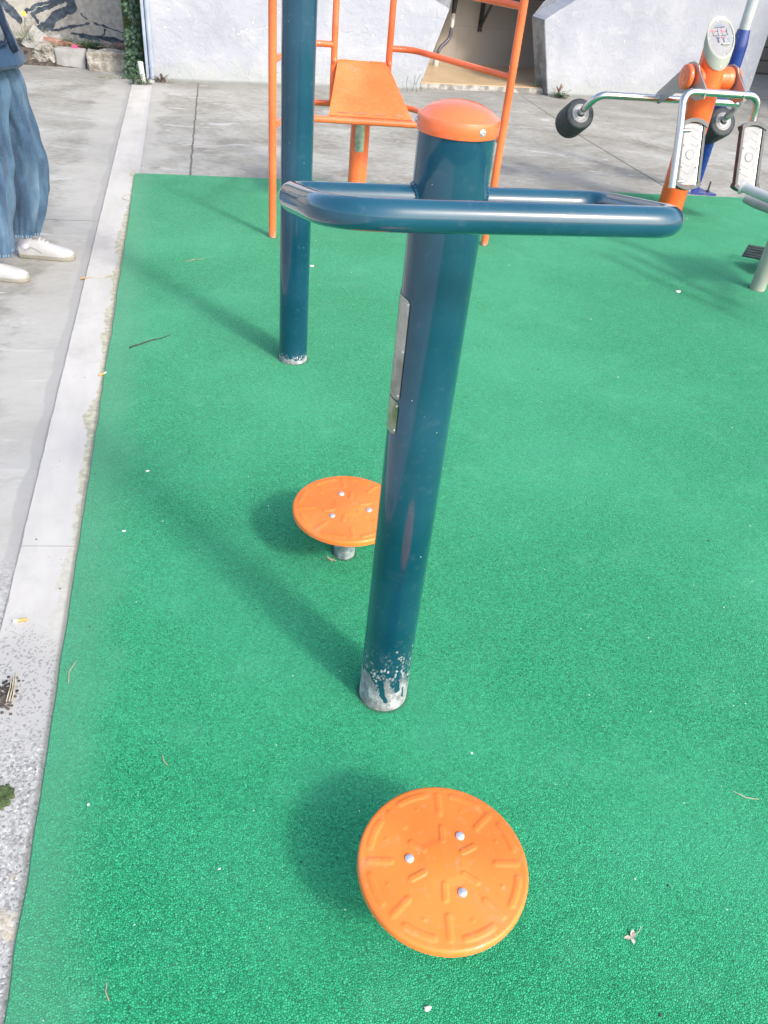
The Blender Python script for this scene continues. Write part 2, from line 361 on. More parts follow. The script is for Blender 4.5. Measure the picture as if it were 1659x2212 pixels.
def mat_noise(name, a, b, scale=8, rough=.8, bs=.4, bd=.004, metal=0, lo=.35, hi=.65, det=5):
    n = NT(name); f = n.noise(scale, det, .6)
    return n.fin(n.mix(n.step(f, lo, hi), a, b), rough, metal, normal=n.bump(n.noise(scale * 4, 4), bs, bd))
def mat_steel():
    n = NT('brushed_stainless'); f = n.noise(6, 3)
    return n.fin(n.mix(f, (.56, .56, .55), (.68, .68, .67)), n.m2('ADD', .16, n.m2('MULTIPLY', n.noise(30, 3), .12)), 1.0, normal=n.bump(n.noise(300, 2), .03, .0005))
def mat_tile():
    n = NT('beige_wall_tile'); X, Y, Z = n.xyz()
    g = n.noise(150, 3, v=n.map()); b = n.noise(1.5, 3)
    c = n.mix(n.step(b, .4, .65), (.38, .34, .29), (.44, .40, .35)); c = n.mix(n.m2('MULTIPLY', n.step(g, .5, .7), .2), c, (.28, .26, .24))
    zz = n.m2('ABSOLUTE', n.m2('SUBTRACT', n.m2('FRACT', n.m2('DIVIDE', n.m2('ADD', Z, .155), .60)), .5))
    xx = n.m2('ABSOLUTE', n.m2('SUBTRACT', n.m2('FRACT', n.m2('DIVIDE', n.m2('ADD', X, .32), 1.2)), .5))
    k = n.m2('MAXIMUM', n.step(zz, .497, .4995), n.step(xx, .4985, .4998))
    c = n.mix(n.m2('MULTIPLY', k, .7), c, (.20, .18, .16))
    return n.fin(c, .35, normal=n.bump(n.m2('MULTIPLY', k, -1), .5, .003))
def mat_brick(name, a, b, mortar, s=1.0):
    n = NT(name); br = n.new('ShaderNodeTexBrick'); w = n.new('ShaderNodeCombineXYZ'); X, Y, Z = n.xyz()
    n.put(w.inputs[0], n.m2('ADD', X, Y)); n.put(w.inputs[1], Z); n.put(br.inputs['Vector'], w.outputs[0])
    br.inputs['Scale'].default_value = s; br.inputs['Brick Width'].default_value = .5; br.inputs['Row Height'].default_value = .17; br.inputs['Mortar Size'].default_value = .012
    br.inputs['Color1'].default_value = (*a, 1); br.inputs['Color2'].default_value = (*b, 1); br.inputs['Mortar'].default_value = (*mortar, 1)
    c = n.mix(n.m2('MULTIPLY', n.step(n.noise(7, 4), .45, .7), .4), br.outputs['Color'], tuple(x * .7 for x in a))
    return n.fin(c, .85, normal=n.bump(n.m2('MULTIPLY', br.outputs['Fac'], -1), .6, .01))
def mat_mural():
    n = NT('ink_painted_plaster'); X, Y, Z = n.xyz(); flat = n.map(scale=(1, .02, 1))
    sto = n.noise(20, 5, .6, v=flat); big = n.noise(2.0, 3, v=flat)
    c = n.mix(n.step(sto, .35, .7), (.34, .32, .28), (.46, .44, .395)); c = n.mix(n.m2('MULTIPLY', n.step(n.noise(9, 4, v=n.map(scale=(1, .02, 1.6))), .58, .64), .5), c, (.22, .20, .19))
    wob = n.noise(9, 4, .6, v=flat); wb = n.noise(9, 4, .6, v=n.map(scale=(1, .02, 1), loc=(4, 0, 2)))
    Xw = n.m2('ADD', X, n.m2('MULTIPLY', n.m2('SUBTRACT', wob, .5), .10)); Zw = n.m2('ADD', Z, n.m2('MULTIPLY', n.m2('SUBTRACT', wb, .5), .09)); k = None
    for pts, wd in (([(-1.162, .60), (-1.163, .398), (-1.257, .336), (-1.352, .297), (-1.432, .219), (-1.531, .155)], .055), ([(-1.22, .47), (-1.406, .374), (-1.55, .316), (-1.52, .246)], .030), ([(-1.28, .47), (-1.445, .407), (-1.62, .336)], .022), ([(-1.42, .185), (-1.267, .213), (-1.151, .235), (-1.015, .254)], .016),
                    ([(-.951, .263), (-.849, .246), (-.724, .220), (-.663, .215)], .009), ([(-1.075, .351), (-1.059, .322), (-1.022, .301)], .010), ([(-.852, .221), (-.857, .184), (-.915, .150), (-1.075, .158), (-1.196, .157)], .014), ([(-1.1, .14), (-.848, .128), (-.60, .11)], .035), ([(-1.7, .25), (-1.9, .5), (-2.4, .7)], .05), ([(-1.3, .8), (-1.0, 1.2), (-1.5, 1.6)], .06)):
        for (x0, z0), (x1, z1) in zip(pts, pts[1:]):
            q = n.seg(x0, z0, x1, z1, Xw, Zw, wd); k = q if k is None else n.m2('MAXIMUM', k, q)
    k = n.step(k, .2, .5)
    c = n.mix(k, c, n.mix(n.step(n.noise(14, 3, v=flat), .4, .7), (.035, .05, .07), (.09, .12, .15)))
    c = n.mix(n.m2('MULTIPLY', n.step(n.noise(2.4, 3, v=n.map(scale=(1, .02, 1), loc=(7, 0, 2))), .55, .6), n.m2('MULTIPLY', n.m2('SUBTRACT', 1, k), .5)), c, (.52, .50, .42))
    return n.fin(c, .85, normal=n.bump(sto, .5, .01))
def mat_denim():
    n = NT('faded_blue_denim'); X, Y, Z = n.xyz()
    f = n.noise(6, 4, .6, v=n.map(scale=(1.6, 1.6, .5))); g = n.noise(420, 2, v=n.map(scale=(1, 1, .35)))
    c = n.ramp(f, [(.32, (.012, .032, .075)), (.46, (.036, .085, .16)), (.60, (.085, .16, .25)), (.76, (.18, .265, .36))])
    c = n.mix(.15, c, (.10, .13, .155)); c = n.mix(n.m2('MULTIPLY', n.step(g, .5, .7), .22), c, (.18, .25, .31))
    hem = n.step(n.m2('SUBTRACT', Z, 0), .122, .116)
    c = n.mix(n.m2('MULTIPLY', n.m2('MULTIPLY', hem, n.step(n.m2('FRACT', n.m2('MULTIPLY', n.m2('ADD', X, Y), 70)), .35, .5)), .6), c, (.25, .35, .42))
    return n.fin(c, .85, normal=n.bump(n.m2('ADD', n.m2('MULTIPLY', g, .3), n.noise(9, 3, v=n.map(scale=(1, 1, .5)))), .35, .01), spec=.2, sheen=.1)
def mat_sweater():
    n = NT('blue_rib_knit'); X, Y, Z = n.xyz()
    ang = n.m2('ARCTAN2', n.m2('SUBTRACT', Y, -.0), X)
    rib = n.m2('SINE', n.m2('MULTIPLY', ang, 110)); c = n.mix(n.step(n.noise(8, 3), .35, .7), (.018, .045, .095), (.028, .064, .125))
    c = n.mix(n.m2('MULTIPLY', n.step(rib, .2, 1), .35), c, (.014, .040, .085))
    return n.fin(c, .9, normal=n.bump(n.m2('ADD', rib, n.noise(200, 2)), .3, .002), sheen=.2, spec=.2)

M = dict(
    rubber=mat_rubber(), ground=mat_ground(), strip=mat_strip(), wall=mat_wall(), steel=mat_steel(), tile=mat_tile(), mural=mat_mural(),
    navy=paint('deep_teal_blue_paint', (.0012, .050, .084), .15, .85, chip=.035, dirt=.03, zwear=(.088, .28)),
    navy_far=paint('deep_teal_blue_paint_tall', (.0012, .047, .086), .15, .85, chip=.035, dirt=.03, zwear=(.022, .06)),
    navy_bar=paint('deep_teal_blue_bar', (.002, .058, .098), .10, .9, dirt=.04),
    cap=paint('orange_cap_paint', (.80, .145, .040), .22, .8, dirt=.08),
    frame=paint('orange_frame_paint', (.84, .150, .042), .24, .7, chip=.045, dirt=.10, zwear=(.006, .09), wearcol=(.62, .40, .30)),
    plate=paint('orange_deck_paint', (.86, .175, .045), .34, .4, dirt=.14),
    disc=paint('orange_disc_plastic', (.80, .190, .028), .34, .35, chip=.05, dirt=.13, chipcol=(.85, .6, .5)),
    post_or=paint('orange_post_paint', (.84, .130, .022), .26, .7, dirt=.08),
    cobalt=paint('cobalt_paint', (.003, .028, .19), .2, .9, chip=.04, dirt=.06),
    white=paint('white_paint', (.40, .42, .415), .3, .5, dirt=.12),
    ivory=paint('ivory_plastic', (.32, .34, .285), .35, .3, dirt=.1),
    plateblue=paint('violet_blue_base_paint', (.025, .045, .20), .35, .3, dirt=.3),
    bolt=mat_noise('zinc', (.50, .52, .55), (.72, .73, .75), 40, .32, .1, .001, .6),
    grey=mat_noise('satin_grey_metal', (.36, .35, .345), (.43, .42, .415), 5, .32, .05, .001, .55),
    stem=mat_noise('scuffed_galvanised', (.16, .20, .23), (.50, .54, .56), 30, .5, .5, .002, .4),
    label=mat_noise('worn_label_plate', (.30, .295, .265), (.55, .54, .49), 16, .36, .15, .001, .8),
    label2=mat_noise('worn_green_label_plate', (.12, .20, .06), (.52, .50, .40), 14, .36, .15, .001, .7),
    foam=mat_noise('black_foam_roller', (.012, .018, .022), (.030, .040, .045), 60, .55, .3, .002),
    blackp=mat_noise('black_plastic', (.020, .028, .032), (.045, .055, .06), 20, .4, .2, .002),
    whitep=mat_noise('white_plastic', (.25, .25, .258), (.30, .30, .303), 12, .4, .1, .001),
    tan=mat_noise('tan_floor_tile', (.50, .355, .20), (.58, .42, .25), 5, .35, .1, .002),
    conc=mat_noise('rough_concrete_edge', (.20, .195, .17), (.46, .45, .42), 14, .9, .8, .01),
    kerbblock=mat_noise('grey_cement_block', (.29, .285, .27), (.38, .375, .365), 7, .85, .4, .005),
    rubble=mat_noise('pale_broken_stone', (.20, .185, .155), (.40, .385, .34), 11, .9, 1.0, .02),
    soil=mat_noise('dark_soil', (.035, .030, .024), (.13, .105, .085), 13, .95, 1.0, .03),
    reveal=mat_noise('dark_grey_reveal', (.16, .17, .17), (.33, .34, .34), 6, .85, .6, .01),
    redbrick=mat_noise('dusty_red_brick', (.26, .12, .085), (.42, .24, .18), 9, .9, .7, .01),
    darkmetal=mat_noise('rusty_dark_metal', (.035, .04, .045), (.09, .08, .08), 20, .6, .4, .003, .3),
    hose=mat_noise('grey_hose', (.075, .075, .095), (.13, .13, .155), 20, .4, .2, .002),
    pvc=mat_noise('aged_pvc', (.48, .50, .46), (.66, .66, .62), 14, .5, .2, .003),
    downpipe=mat_noise('blue_grey_pipe', (.26, .31, .39), (.36, .42, .50), 5, .5, .3, .005),
    green=mat_noise('leaf_green', (.025, .07, .025), (.08, .15, .05), 30, .6, .2, .002),
    ivy=mat_noise('dark_ivy', (.010, .034, .020), (.040, .10, .042), 20, .6, .2, .002),
    dry=mat_noise('dry_straw', (.34, .28, .18), (.55, .50, .36), 30, .8, .2, .002),
    drygrass=mat_noise('grey_green_grass', (.13, .16, .09), (.26, .28, .17), 20, .8, .2, .002),
    deadleaf=mat_noise('dead_leaf', (.14, .10, .08), (.30, .24, .20), 30, .8, .3, .002),
    paleleaf=mat_noise('pale_dry_leaf', (.36, .32, .25), (.58, .53, .43), 40, .7, .3, .002),
    pink=mat_noise('pink_petal', (.62, .02, .14), (.80, .06, .25), 30, .6, .1, .001),
    yellow=mat_noise('yellow_petal', (.75, .45, .03), (.85, .62, .10), 30, .6, .1, .001),
    filter=mat_noise('cigarette_filter', (.60, .30, .08), (.70, .40, .14), 90, .7, .1, .001),
    paper=mat_noise('cigarette_paper', (.72, .71, .68), (.82, .81, .79), 60, .7, .1, .001),
    ash=mat_noise('ash', (.03, .03, .03), (.2, .2, .2), 120, .9, .3, .001),
    moss=mat_noise('moss', (.025, .050, .012), (.08, .12, .04), 60, .95, 1, .004),
    twig=mat_noise('dark_twig', (.03, .04, .035), (.07, .08, .06), 30, .8, .4, .002),
    crumb=mat_noise('pale_grit', (.55, .56, .50), (.8, .82, .76), 30, .8, .2, .002),
    brick=mat_brick('dark_block_wall', (.15, .135, .125), (.20, .18, .16), (.07, .065, .06), 1.0),
    roof=mat_noise('grey_roof', (.12, .12, .12), (.2, .2, .2), 4, .8),
    denim=mat_denim(), knit=mat_sweater(),
    skin=mat_noise('skin', (.50, .29, .205), (.58, .35, .26), 14, .5, .1, .001),
    hair=mat_noise('black_hair', (.008, .007, .006), (.03, .025, .02), 60, .4, .6, .003),
    shoe=mat_noise('white_leather', (.40, .40, .40), (.46, .46, .455), 9, .45, .15, .002),
    sole=mat_noise('cream_rubber', (.29, .275, .225), (.35, .33, .275), 12, .6, .2, .002),
    sock=mat_noise('pale_sock', (.55, .54, .60), (.66, .65, .70), 60, .9, .3, .001),
    greycloth=mat_noise('grey_cloth', (.26, .30, .345), (.34, .385, .43), 40, .9, .3, .002),
    navycloth=mat_noise('navy_trim', (.018, .04, .09), (.04, .075, .15), 40, .9, .3, .002),
    whitecloth=mat_noise('white_cloth', (.68, .71, .76), (.78, .80, .84), 20, .9, .2, .002),
    eye=mat_noise('dark_eye', (.01, .01, .01), (.03, .02, .02), 20, .1, 0, .001), lip=mat_noise('lip', (.42, .14, .12), (.5, .18, .15), 20, .4, .1, .001),
    ink=mat_noise('navy_ink', (.02, .025, .10), (.05, .06, .16), 20, .5, 0, .001), red=mat_noise('red_ink', (.70, .05, .14), (.75, .09, .18), 20, .5, 0, .001), sky=mat_noise('pale_blue_ink', (.12, .24, .42), (.17, .30, .48), 20, .5, 0, .001),
)

# ================================================================= SETTING
def structure(name, bm, m, smooth=False):
    o = obj(name, bm, m, smooth=smooth); o['kind'] = 'structure'; return o
bm = bmesh.new(); box(bm, (-90, -60, -.4), (90, 140, -.012)); structure('ground', bm, M['ground'])
bm = bmesh.new()                                    # white cement strip, slightly raised and uneven
ys = [-5 + i * .05 for i in range(270)]
prev = None
for i, y in enumerate(ys):
    e = .004 * noise.noise(Vector((0, y * 6, 0))) + .003 * noise.noise(Vector((0, y * 25, 4)))
    a = bm.verts.new((-.541 + e, y, -.0125)); b = bm.verts.new((-.539 + e, y, -.006)); c = bm.verts.new((-.36, y, -.006))
    if prev: bm.faces.new((prev[0], prev[1], b, a)); bm.faces.new((prev[1], prev[2], c, b))
    prev = (a, b, c)
structure('kerb_strip', bm, M['strip'])
bm = bmesh.new()                                    # rubber safety surface, hand-cut edge, 14 mm thick
def mat_outline():
    out = []
    y = -5.0
    while y < 5.49:
        out.append((-.381 + .0035 * noise.noise(Vector((1, y * 9, 0))) + .004 * noise.noise(Vector((1, y * 2.3, 0))) - .005 * (y > 4.8), y)); y += .02
    out.append((-.380, 5.522)); out.append((-.362, 5.532))
    x = -.33
    while x < 8.0:
        out.append((x, 5.53 - .020 * x + .004 * noise.noise(Vector((x * 8, 5, 0))))); x += .03
    out.append((8.0, 5.37)); out.append((8.0, -5.0)); return out
ol = mat_outline()
top = [bm.verts.new((x, y, 0)) for x, y in ol]; mid = [bm.verts.new((x - .003, y, -.004)) if y < 5.5 else bm.verts.new((x, y + .003, -.004)) for x, y in ol]; bot = [bm.verts.new((x - .001, y, -.0119)) for x, y in ol]
bm.faces.new(top); bridge(bm, top, mid); bridge(bm, mid, bot)
structure('rubber_surface', bm, M['rubber'], smooth=False)
def recess_x(y): return 0
# raised stone floor of the washing alcove
bm = bmesh.new(); poly_prism(bm, [(1.0, 9.02, -.01), (4.05, 9.29, -.01), (5.6, 10.78, -.01), (1.0, 10.62, -.01)], (0, 0, .05)); structure('alcove_floor_base', bm, M['conc'])
bm = bmesh.new(); poly_prism(bm, [(1.0, 9.035, .04), (4.04, 9.305, .04), (5.55, 10.74, .04), (1.0, 10.58, .04)], (0, 0, .008)); structure('alcove_floor', bm, M['tan'])
# planted bank of soil left of the wall
bm = bmesh.new(); NX, NY = 60, 34; g = []
for j in range(NY + 1):
    rw = []
    for i in range(NX + 1):
        x = -6 + (5.52) * i / NX; y = 9.12 + .95 * j / NY
        t = j / NY; z = -.02 + .125 * min(1, t * 5) ** .7 - .03 * t + .03 * noise.noise(Vector((x * 5, y * 5, 0))) + .015 * noise.noise(Vector((x * 17, y * 17, 0)))
        if x > -1.0: z -= .05 * min(1, (x + 1.0) / .3) 
        rw.append(bm.verts.new((x, y, z)))
    g.append(rw)
for j in range(NY):
    for i in range(NX): bm.faces.new((g[j][i], g[j][i + 1], g[j + 1][i + 1], g[j + 1][i]))
structure('soil_bank', bm, M['soil'], smooth=True)

# ---------------------------------------------------------------- moon gate wall
def wy(x): return 8.72 + .115 * x
WT = .30; ZC, RC, XC = 2.18, 1.545, 3.12
t = thing('moon_gate_wall', (3.1, 9.08, 0), 'long white plaster wall with cracked flaking paint and a moon gate', 'wall')
bm = bmesh.new()
def wall_half(bm, side):
    """front-view outline in (x,z) of one side, extruded through the wall thickness"""
    arc = []
    a0 = math.asin((.735 - ZC) / RC) if False else None
    if side < 0:
        ang0 = math.atan2(.738 - ZC, 2.577 - XC)
        pts = [(-.375, -.02), (2.325, -.02), (2.577, .738)]
        A = ang0
        N = 26
        for i in range(1, N + 1): pts.append((XC + RC * math.cos(A - (A + 3 * math.pi / 2) * i / N if False else A - (math.pi * 1.5 + A) * i / N), ZC + RC * math.sin(A - (math.pi * 1.5 + A) * i / N)))
        pts += [(XC, 4.3), (-.375, 4.3)]
    else:
        A = math.atan2(.704 - ZC, 3.662 - XC); N = 26
        pts = [(6.56, -.02), (6.56, 4.3), (XC, 4.3)]
        arc = [(XC + RC * math.cos(math.pi / 2 + (A - math.pi / 2) * i / N), ZC + RC * math.sin(math.pi / 2 + (A - math.pi / 2) * i / N)) for i in range(N + 1)]
        pts += arc[:-1] + [(3.662, .704), (3.872, -.02)]
    f = [Vector((x, wy(x), z)) for x, z in pts]
    poly_prism(bm, f, (-.03, WT, 0))
wall_half(bm, -1); wall_half(bm, 1)
bmesh.ops.triangulate(bm, faces=[f for f in bm.faces if len(f.verts) > 4])
w = obj('wall', bm, M['wall'], t, smooth=False)
bm = bmesh.new()                                     # grey jamb skin, darker than the wall face, on the right reveal
a = Vector((3.662, wy(3.662), .704)); b = Vector((3.8604, wy(3.8604), .02)); o2 = Vector((-.003, 0, 0)); th = Vector((-.03, WT - .005, 0))
poly_prism(bm, [a + Vector((.002, .004, -.012)), b + Vector((-.001, .004, .0)), b + Vector((-.001, .004, .0)) + th, a + Vector((.002, .004, -.012)) + th], (-.006, 0, 0))
obj('jamb', bm, M['reveal'], t, smooth=False)
bm = bmesh.new(); poly_prism(bm, [(-.42, wy(-.4) - .03, 4.3), (6.6, wy(6.6) - .05, 4.3), (6.55, wy(6.6) + WT + .03, 4.3), (-.45, wy(-.4) + WT + .03, 4.3)], (0, 0, .09)); obj('coping', bm, M['roof'], t, smooth=False)

t = thing('tiled_alcove_wall', (3.5, 10.7, 0), 'beige tiled back wall inside the moon gate above the tan floor', 'wall')
bm = bmesh.new(); poly_prism(bm, [(.9, 10.53, 0), (5.7, 10.70, 0), (5.7, 10.90, 0), (.9, 10.73, 0)], (0, 0, 3.4)); obj('tiled_face', bm, M['tile'], t, smooth=False)
# wash counter with brackets, drain hose
t = thing('wash_counter', (3.3, 10.3, 0), 'dark wash counter on metal brackets inside the moon gate', 'counter')
bm = bmesh.new(); box(bm, (2.3, 10.12, .80), (4.6, 10.56, .84), .006); obj('counter_top', bm, M['darkmetal'], t)
bm = bmesh.new(); box(bm, (3.52, 10.05, .76), (3.80, 10.12, .84), .004); obj('front_rail', bm, M['blackp'], t)
for x in (3.44, 4.5):
    bm = bmesh.new(); y0 = 10.5 + .035 * (x - .9)
    box(bm, (x - .025, y0 + .005, .40), (x + .025, y0 + .035, .80)); tube(bm, [(x, y0, .46), (x, 10.2, .79)], .016, 8); box(bm, (x - .025, 10.14, .765), (x + .025, y0 + .03, .798))
    obj('bracket', bm, M['darkmetal'], t, smooth=False)
t = thing('drain_hose', (2.86, 10.3, .05), 'grey drain hose hanging from a clear coupling above a white pipe stub', 'hose')
bm = bmesh.new(); tube(bm, [(3.045, 10.45, .80), (3.045, 10.45, .70), (3.04, 10.44, .58)], [.03, .03, .026], 14); obj('tail_pipe', bm, M['darkmetal'], t)
bm = bmesh.new(); tube(bm, [(3.04, 10.44, .585), (3.036, 10.43, .53), (3.03, 10.42, .44)], [.022, .028, .022], 14); obj('coupling', bm, M['pvc'], t)
bm = bmesh.new(); tube(bm, fillet([(3.03, 10.42, .45), (3.025, 10.41, .33), (2.88, 10.34, .22), (2.86, 10.33, .11)], .12, 8), .021, 14); obj('hose', bm, M['hose'], t)
bm = bmesh.new(); lathe(bm, [(.032, 0), (.034, .03), (.034, .07), (.030, .085)], (2.86, 10.33, .046), n=20); obj('pipe_stub', bm, M['pvc'], t)

# building beyond the right end of the wall
t = thing('block_building', (8.5, 12, 0), 'dark grey block building in shade past the right end of the white wall', 'building')
bm = bmesh.new(); box(bm, (6.3, 12.0, -.02), (16, 16, 4.6)); box(bm, (9.3, 5.5, -.02), (16, 11.99, 4.6)); obj('wall', bm, M['brick'], t, smooth=False)  # second box is an unseen side wing, added to shade the ground here
bm = bmesh.new(); box(bm, (6.1, 11.8, 4.6), (16.2, 16.2, 4.8)); box(bm, (9.1, 5.3, 4.6), (16.2, 11.79, 4.8)); obj('roof', bm, M['roof'], t, smooth=False)  # second slab covers the added wing
t = thing('painted_plaster_wall', (0, 0, 0), 'stone-coloured plaster wall with black ink-like brush strokes behind the rubble bank', 'wall')
bm = bmesh.new(); poly_prism(bm, [(-8, 10.0, -.02), (-.43, 10.0, -.02), (-.43, 10.25, -.02), (-8, 10.25, -.02)], (0, 0, 3.0)); obj('wall', bm, M['mural'], t, smooth=False)

# ================================================================= MAIN OBJECTS
# ---------------- near blue post with its hand loop
PX, PY = .372, 1.186; PR = .057
def tall_tube(bm, c, r, z0, z1, n=64, rings=30):
    lathe(bm, [(r, z0 + (z1 - z0) * i / rings) for i in range(rings + 1)], (c[0], c[1], 0), n=n)
t = thing('waist_twister_stand', (PX, PY, 0), 'nearest dark blue post with orange domed cap and hand loop, scraped grey at its foot', 'exercise stand')
bm = bmesh.new(); tall_tube(bm, (PX, PY), PR, -.01, 1.253); obj('post', bm, M['navy'], t)
bm = bmesh.new()
lathe(bm, [(PR + .0005, 1.2550), (PR + .0022, 1.2520), (PR + .0030, 1.2540), (PR + .0030, 1.2705), (PR + .0018, 1.2735), (PR - .004, 1.2765), (PR * .8, 1.2825), (PR * .6, 1.2875), (PR * .4, 1.2908), (PR * .2, 1.2927), (0, 1.2933)], (PX, PY, 0), n=64)
obj('cap', bm, M['cap'], t)
ca = math.atan2(-.95, .33); d = Vector((math.cos(ca), math.sin(ca), 0)); bolt(t, Vector((PX, PY, 1.2625)) + d * (PR + .0022), d, .0042, .0035, M['bolt'])
ca = R_(168); d = Vector((math.cos(ca), math.sin(ca), 0)); bolt(t, Vector((PX, PY, 1.2625)) + d * (PR + .0022), d, .0042, .0035, M['bolt'])
TR = .0203; xa, xb = .120 + TR, .632 - TR; ya, za, yb, zb = 1.186, 1.1555, .965 , 1.199
#loop = fillet([((xa + xb) / 2, ya, za), (xb, ya, za), (xb, yb, zb), (xa, yb, zb), (xa, ya, za)], .055, 12, closed=False)
corner = []
LP = [Vector(p) for p in ((xb + .018, yb, zb), (xa + .020, yb, zb), (xa - .012, ya, za), (xb + .012, ya, za))]
for i, rad in enumerate((.045, .085, .035, .045)):
    a, b, c = LP[i - 1], LP[i], LP[(i + 1) % 4]; p0 = b + (a - b).normalized() * rad; p2 = b + (c - b).normalized() * rad
    corner += [p0 * (1 - k / 12) ** 2 + b * (2 * (k / 12) * (1 - k / 12)) + p2 * (k / 12) ** 2 for k in range(13)]
bm = bmesh.new()
def closed_tube(bm, pts, r, n=28):
    pts = [Vector(p) for p in pts]; N = len(pts); nrm = Vector((0, .18, .98)).normalized(); rings = []
    for i in range(N):
        tt = (pts[(i + 1) % N] - pts[i - 1]).normalized(); u = nrm - tt * nrm.dot(tt); u.normalize(); v = tt.cross(u)
        rings.append(ring(bm, pts[i], u, v, r, n))
    for i in range(N): bridge(bm, rings[i], rings[(i + 1) % N])
dense = []
for i in range(len(corner)):
    a, b = corner[i], corner[(i + 1) % len(corner)]; k = max(1, int((b - a).length / .02))
    for j in range(k): dense.append(a.lerp(b, j / k))
closed_tube(bm, dense, TR); obj('hand_loop', bm, M['navy_bar'], t)
for s in (-1, 1):                                   # weld collars where the bar meets the post
    bm = bmesh.new(); pts = []
    N = 26
    rr = []
    for i in range(N):
        a = 2 * math.pi * i / N; yy = math.sin(a) * (TR + .001); zz = math.cos(a) * (TR + .001)
        xx = s * math.sqrt(max(PR ** 2 - yy ** 2, 0)); rr.append(Vector((PX + xx, PY + yy, za + zz)))
    for i in range(N):
        p = rr[i] + Vector((0, 0, 0)); q = rr[(i + 1) % N]; 
        g = bmesh.ops.create_icosphere(bm, subdivisions=1, radius=.0042)['verts']
        for v in g: v.co += p
    obj('weld_bead', bm, M['navy_bar'], t)
def curved_plate(parent, name, az0, az1, z0, z1, m, label=None, c=(PX, PY), r=PR):
    bm = bmesh.new(); N = 18; th = .0016; P = []
    for i in range(N + 1):
        a = R_(az0 + (az1 - az0) * i / N); cr = .006
        e = 0
        edge = min(i, N - i) / N * R_(abs(az1 - az0)) * r
        e = max(0, cr - edge)
        for k, rad in enumerate((r + .0004, r + th)):
            pass
        P.append([(r + .0003, z0 + e), (r + th, z0 + e), (r + th, z1 - e), (r + .0003, z1 - e), a])
    prev = None
    for q in P:
        a = q[4]; vs = [bm.verts.new((c[0] + math.cos(a) * s0, c[1] + math.sin(a) * s0, z)) for s0, z in q[:4]]
        if prev: bridge(bm, prev, vs)
        prev = vs
    o = obj(name, bm, m, parent)
    if label: o['label'] = label
    return o
p1 = curved_plate(t, 'label_plate', 112, 211, .822, 1.006, M['label'], 'long worn steel label plate')
p2 = curved_plate(t, 'label_plate', 112, 211, .753, .819, M['label2'], 'short greenish label plate below the long one')
for z, pl in ((.998, p1), (.915, p1), (.832, p1), (.811, p2), (.762, p2)):
    a = R_(207); d = Vector((math.cos(a), math.sin(a), 0)); bolt(pl, Vector((PX, PY, z)) + d * (PR + .001), d, .0022, .0018, M['bolt'], 'rivet')

# ---------------- round stepping discs
def disc_mesh(R=.153, edge=.016, rot=0):
    bm = bmesh.new(); NR, NA = 74, 288
    def capsule(px, py, ax, ay, bx, by, w):
        dx, dy = bx - ax, by - ay; L = dx * dx + dy * dy; tt = max(0, min(1, ((px - ax) * dx + (py - ay) * dy) / L)) if L else 0
        d = math.hypot(px - ax - tt * dx, py - ay - tt * dy); return d
    def sm(x): x = max(0, min(1, x)); return x * x * (3 - 2 * x)
    bars = []
    for k in range(8):
        a = R_(35 + 45 * k); bars.append((.62 * R * math.cos(a), .62 * R * math.sin(a), .86 * R * math.cos(a), .86 * R * math.sin(a)))
    for k in range(6):
        a = R_(18 + 60 * k); bars.append((.27 * R * math.cos(a), .27 * R * math.sin(a), .43 * R * math.cos(a), .43 * R * math.sin(a)))
    def height(r, th):
        x, y = r * math.cos(th), r * math.sin(th); h = 0
        for b in bars:
            d = capsule(x, y, *b, .004); h = max(h, .0021 * sm(1 - (d - .0030) / .0050))
        ph = (math.degrees(th) - 12.5) % 45
        if ph > 22.5: ph -= 45
        dd = abs(r - .87 * R); da = max(0, abs(ph) - 11) * math.pi / 180 * r; h = max(h, .0021 * sm(1 - (math.hypot(dd, da) - .0030) / .0050))
        rr = .71 * R; dx = math.hypot(r - rr, ph * math.pi / 180 * r); h = max(h, .0015 * sm(1 - (dx - .001) / .0035))
        h += .0022 * sm(1 - (r - .03) / .02)                     # shallow centre boss
        return h
    c = bm.verts.new((0, 0, .0022)); rings = []
    for i in range(1, NR + 1):
        r = (R - .006) * i / NR
        rings.append([bm.verts.new((r * math.cos(2 * math.pi * j / NA), r * math.sin(2 * math.pi * j / NA), height(r, 2 * math.pi * j / NA))) for j in range(NA)])
    for rr, zz in ((R - .004, -.0006), (R - .0018, -.0022), (R - .0004, -.005), (R, -.009), (R, -edge), (R - .002, -edge - .001), (R - .005, -edge), (R - .006, -.008), (.03, -.008)):
        rings.append([bm.verts.new((rr * math.cos(2 * math.pi * j / NA), rr * math.sin(2 * math.pi * j / NA), zz)) for j in range(NA)])
    for j in range(NA): bm.faces.new((c, rings[0][j], rings[0][(j + 1) % NA]))
    for a, b in zip(rings, rings[1:]): bridge(bm, a, b)
    return bm
DZ = .170
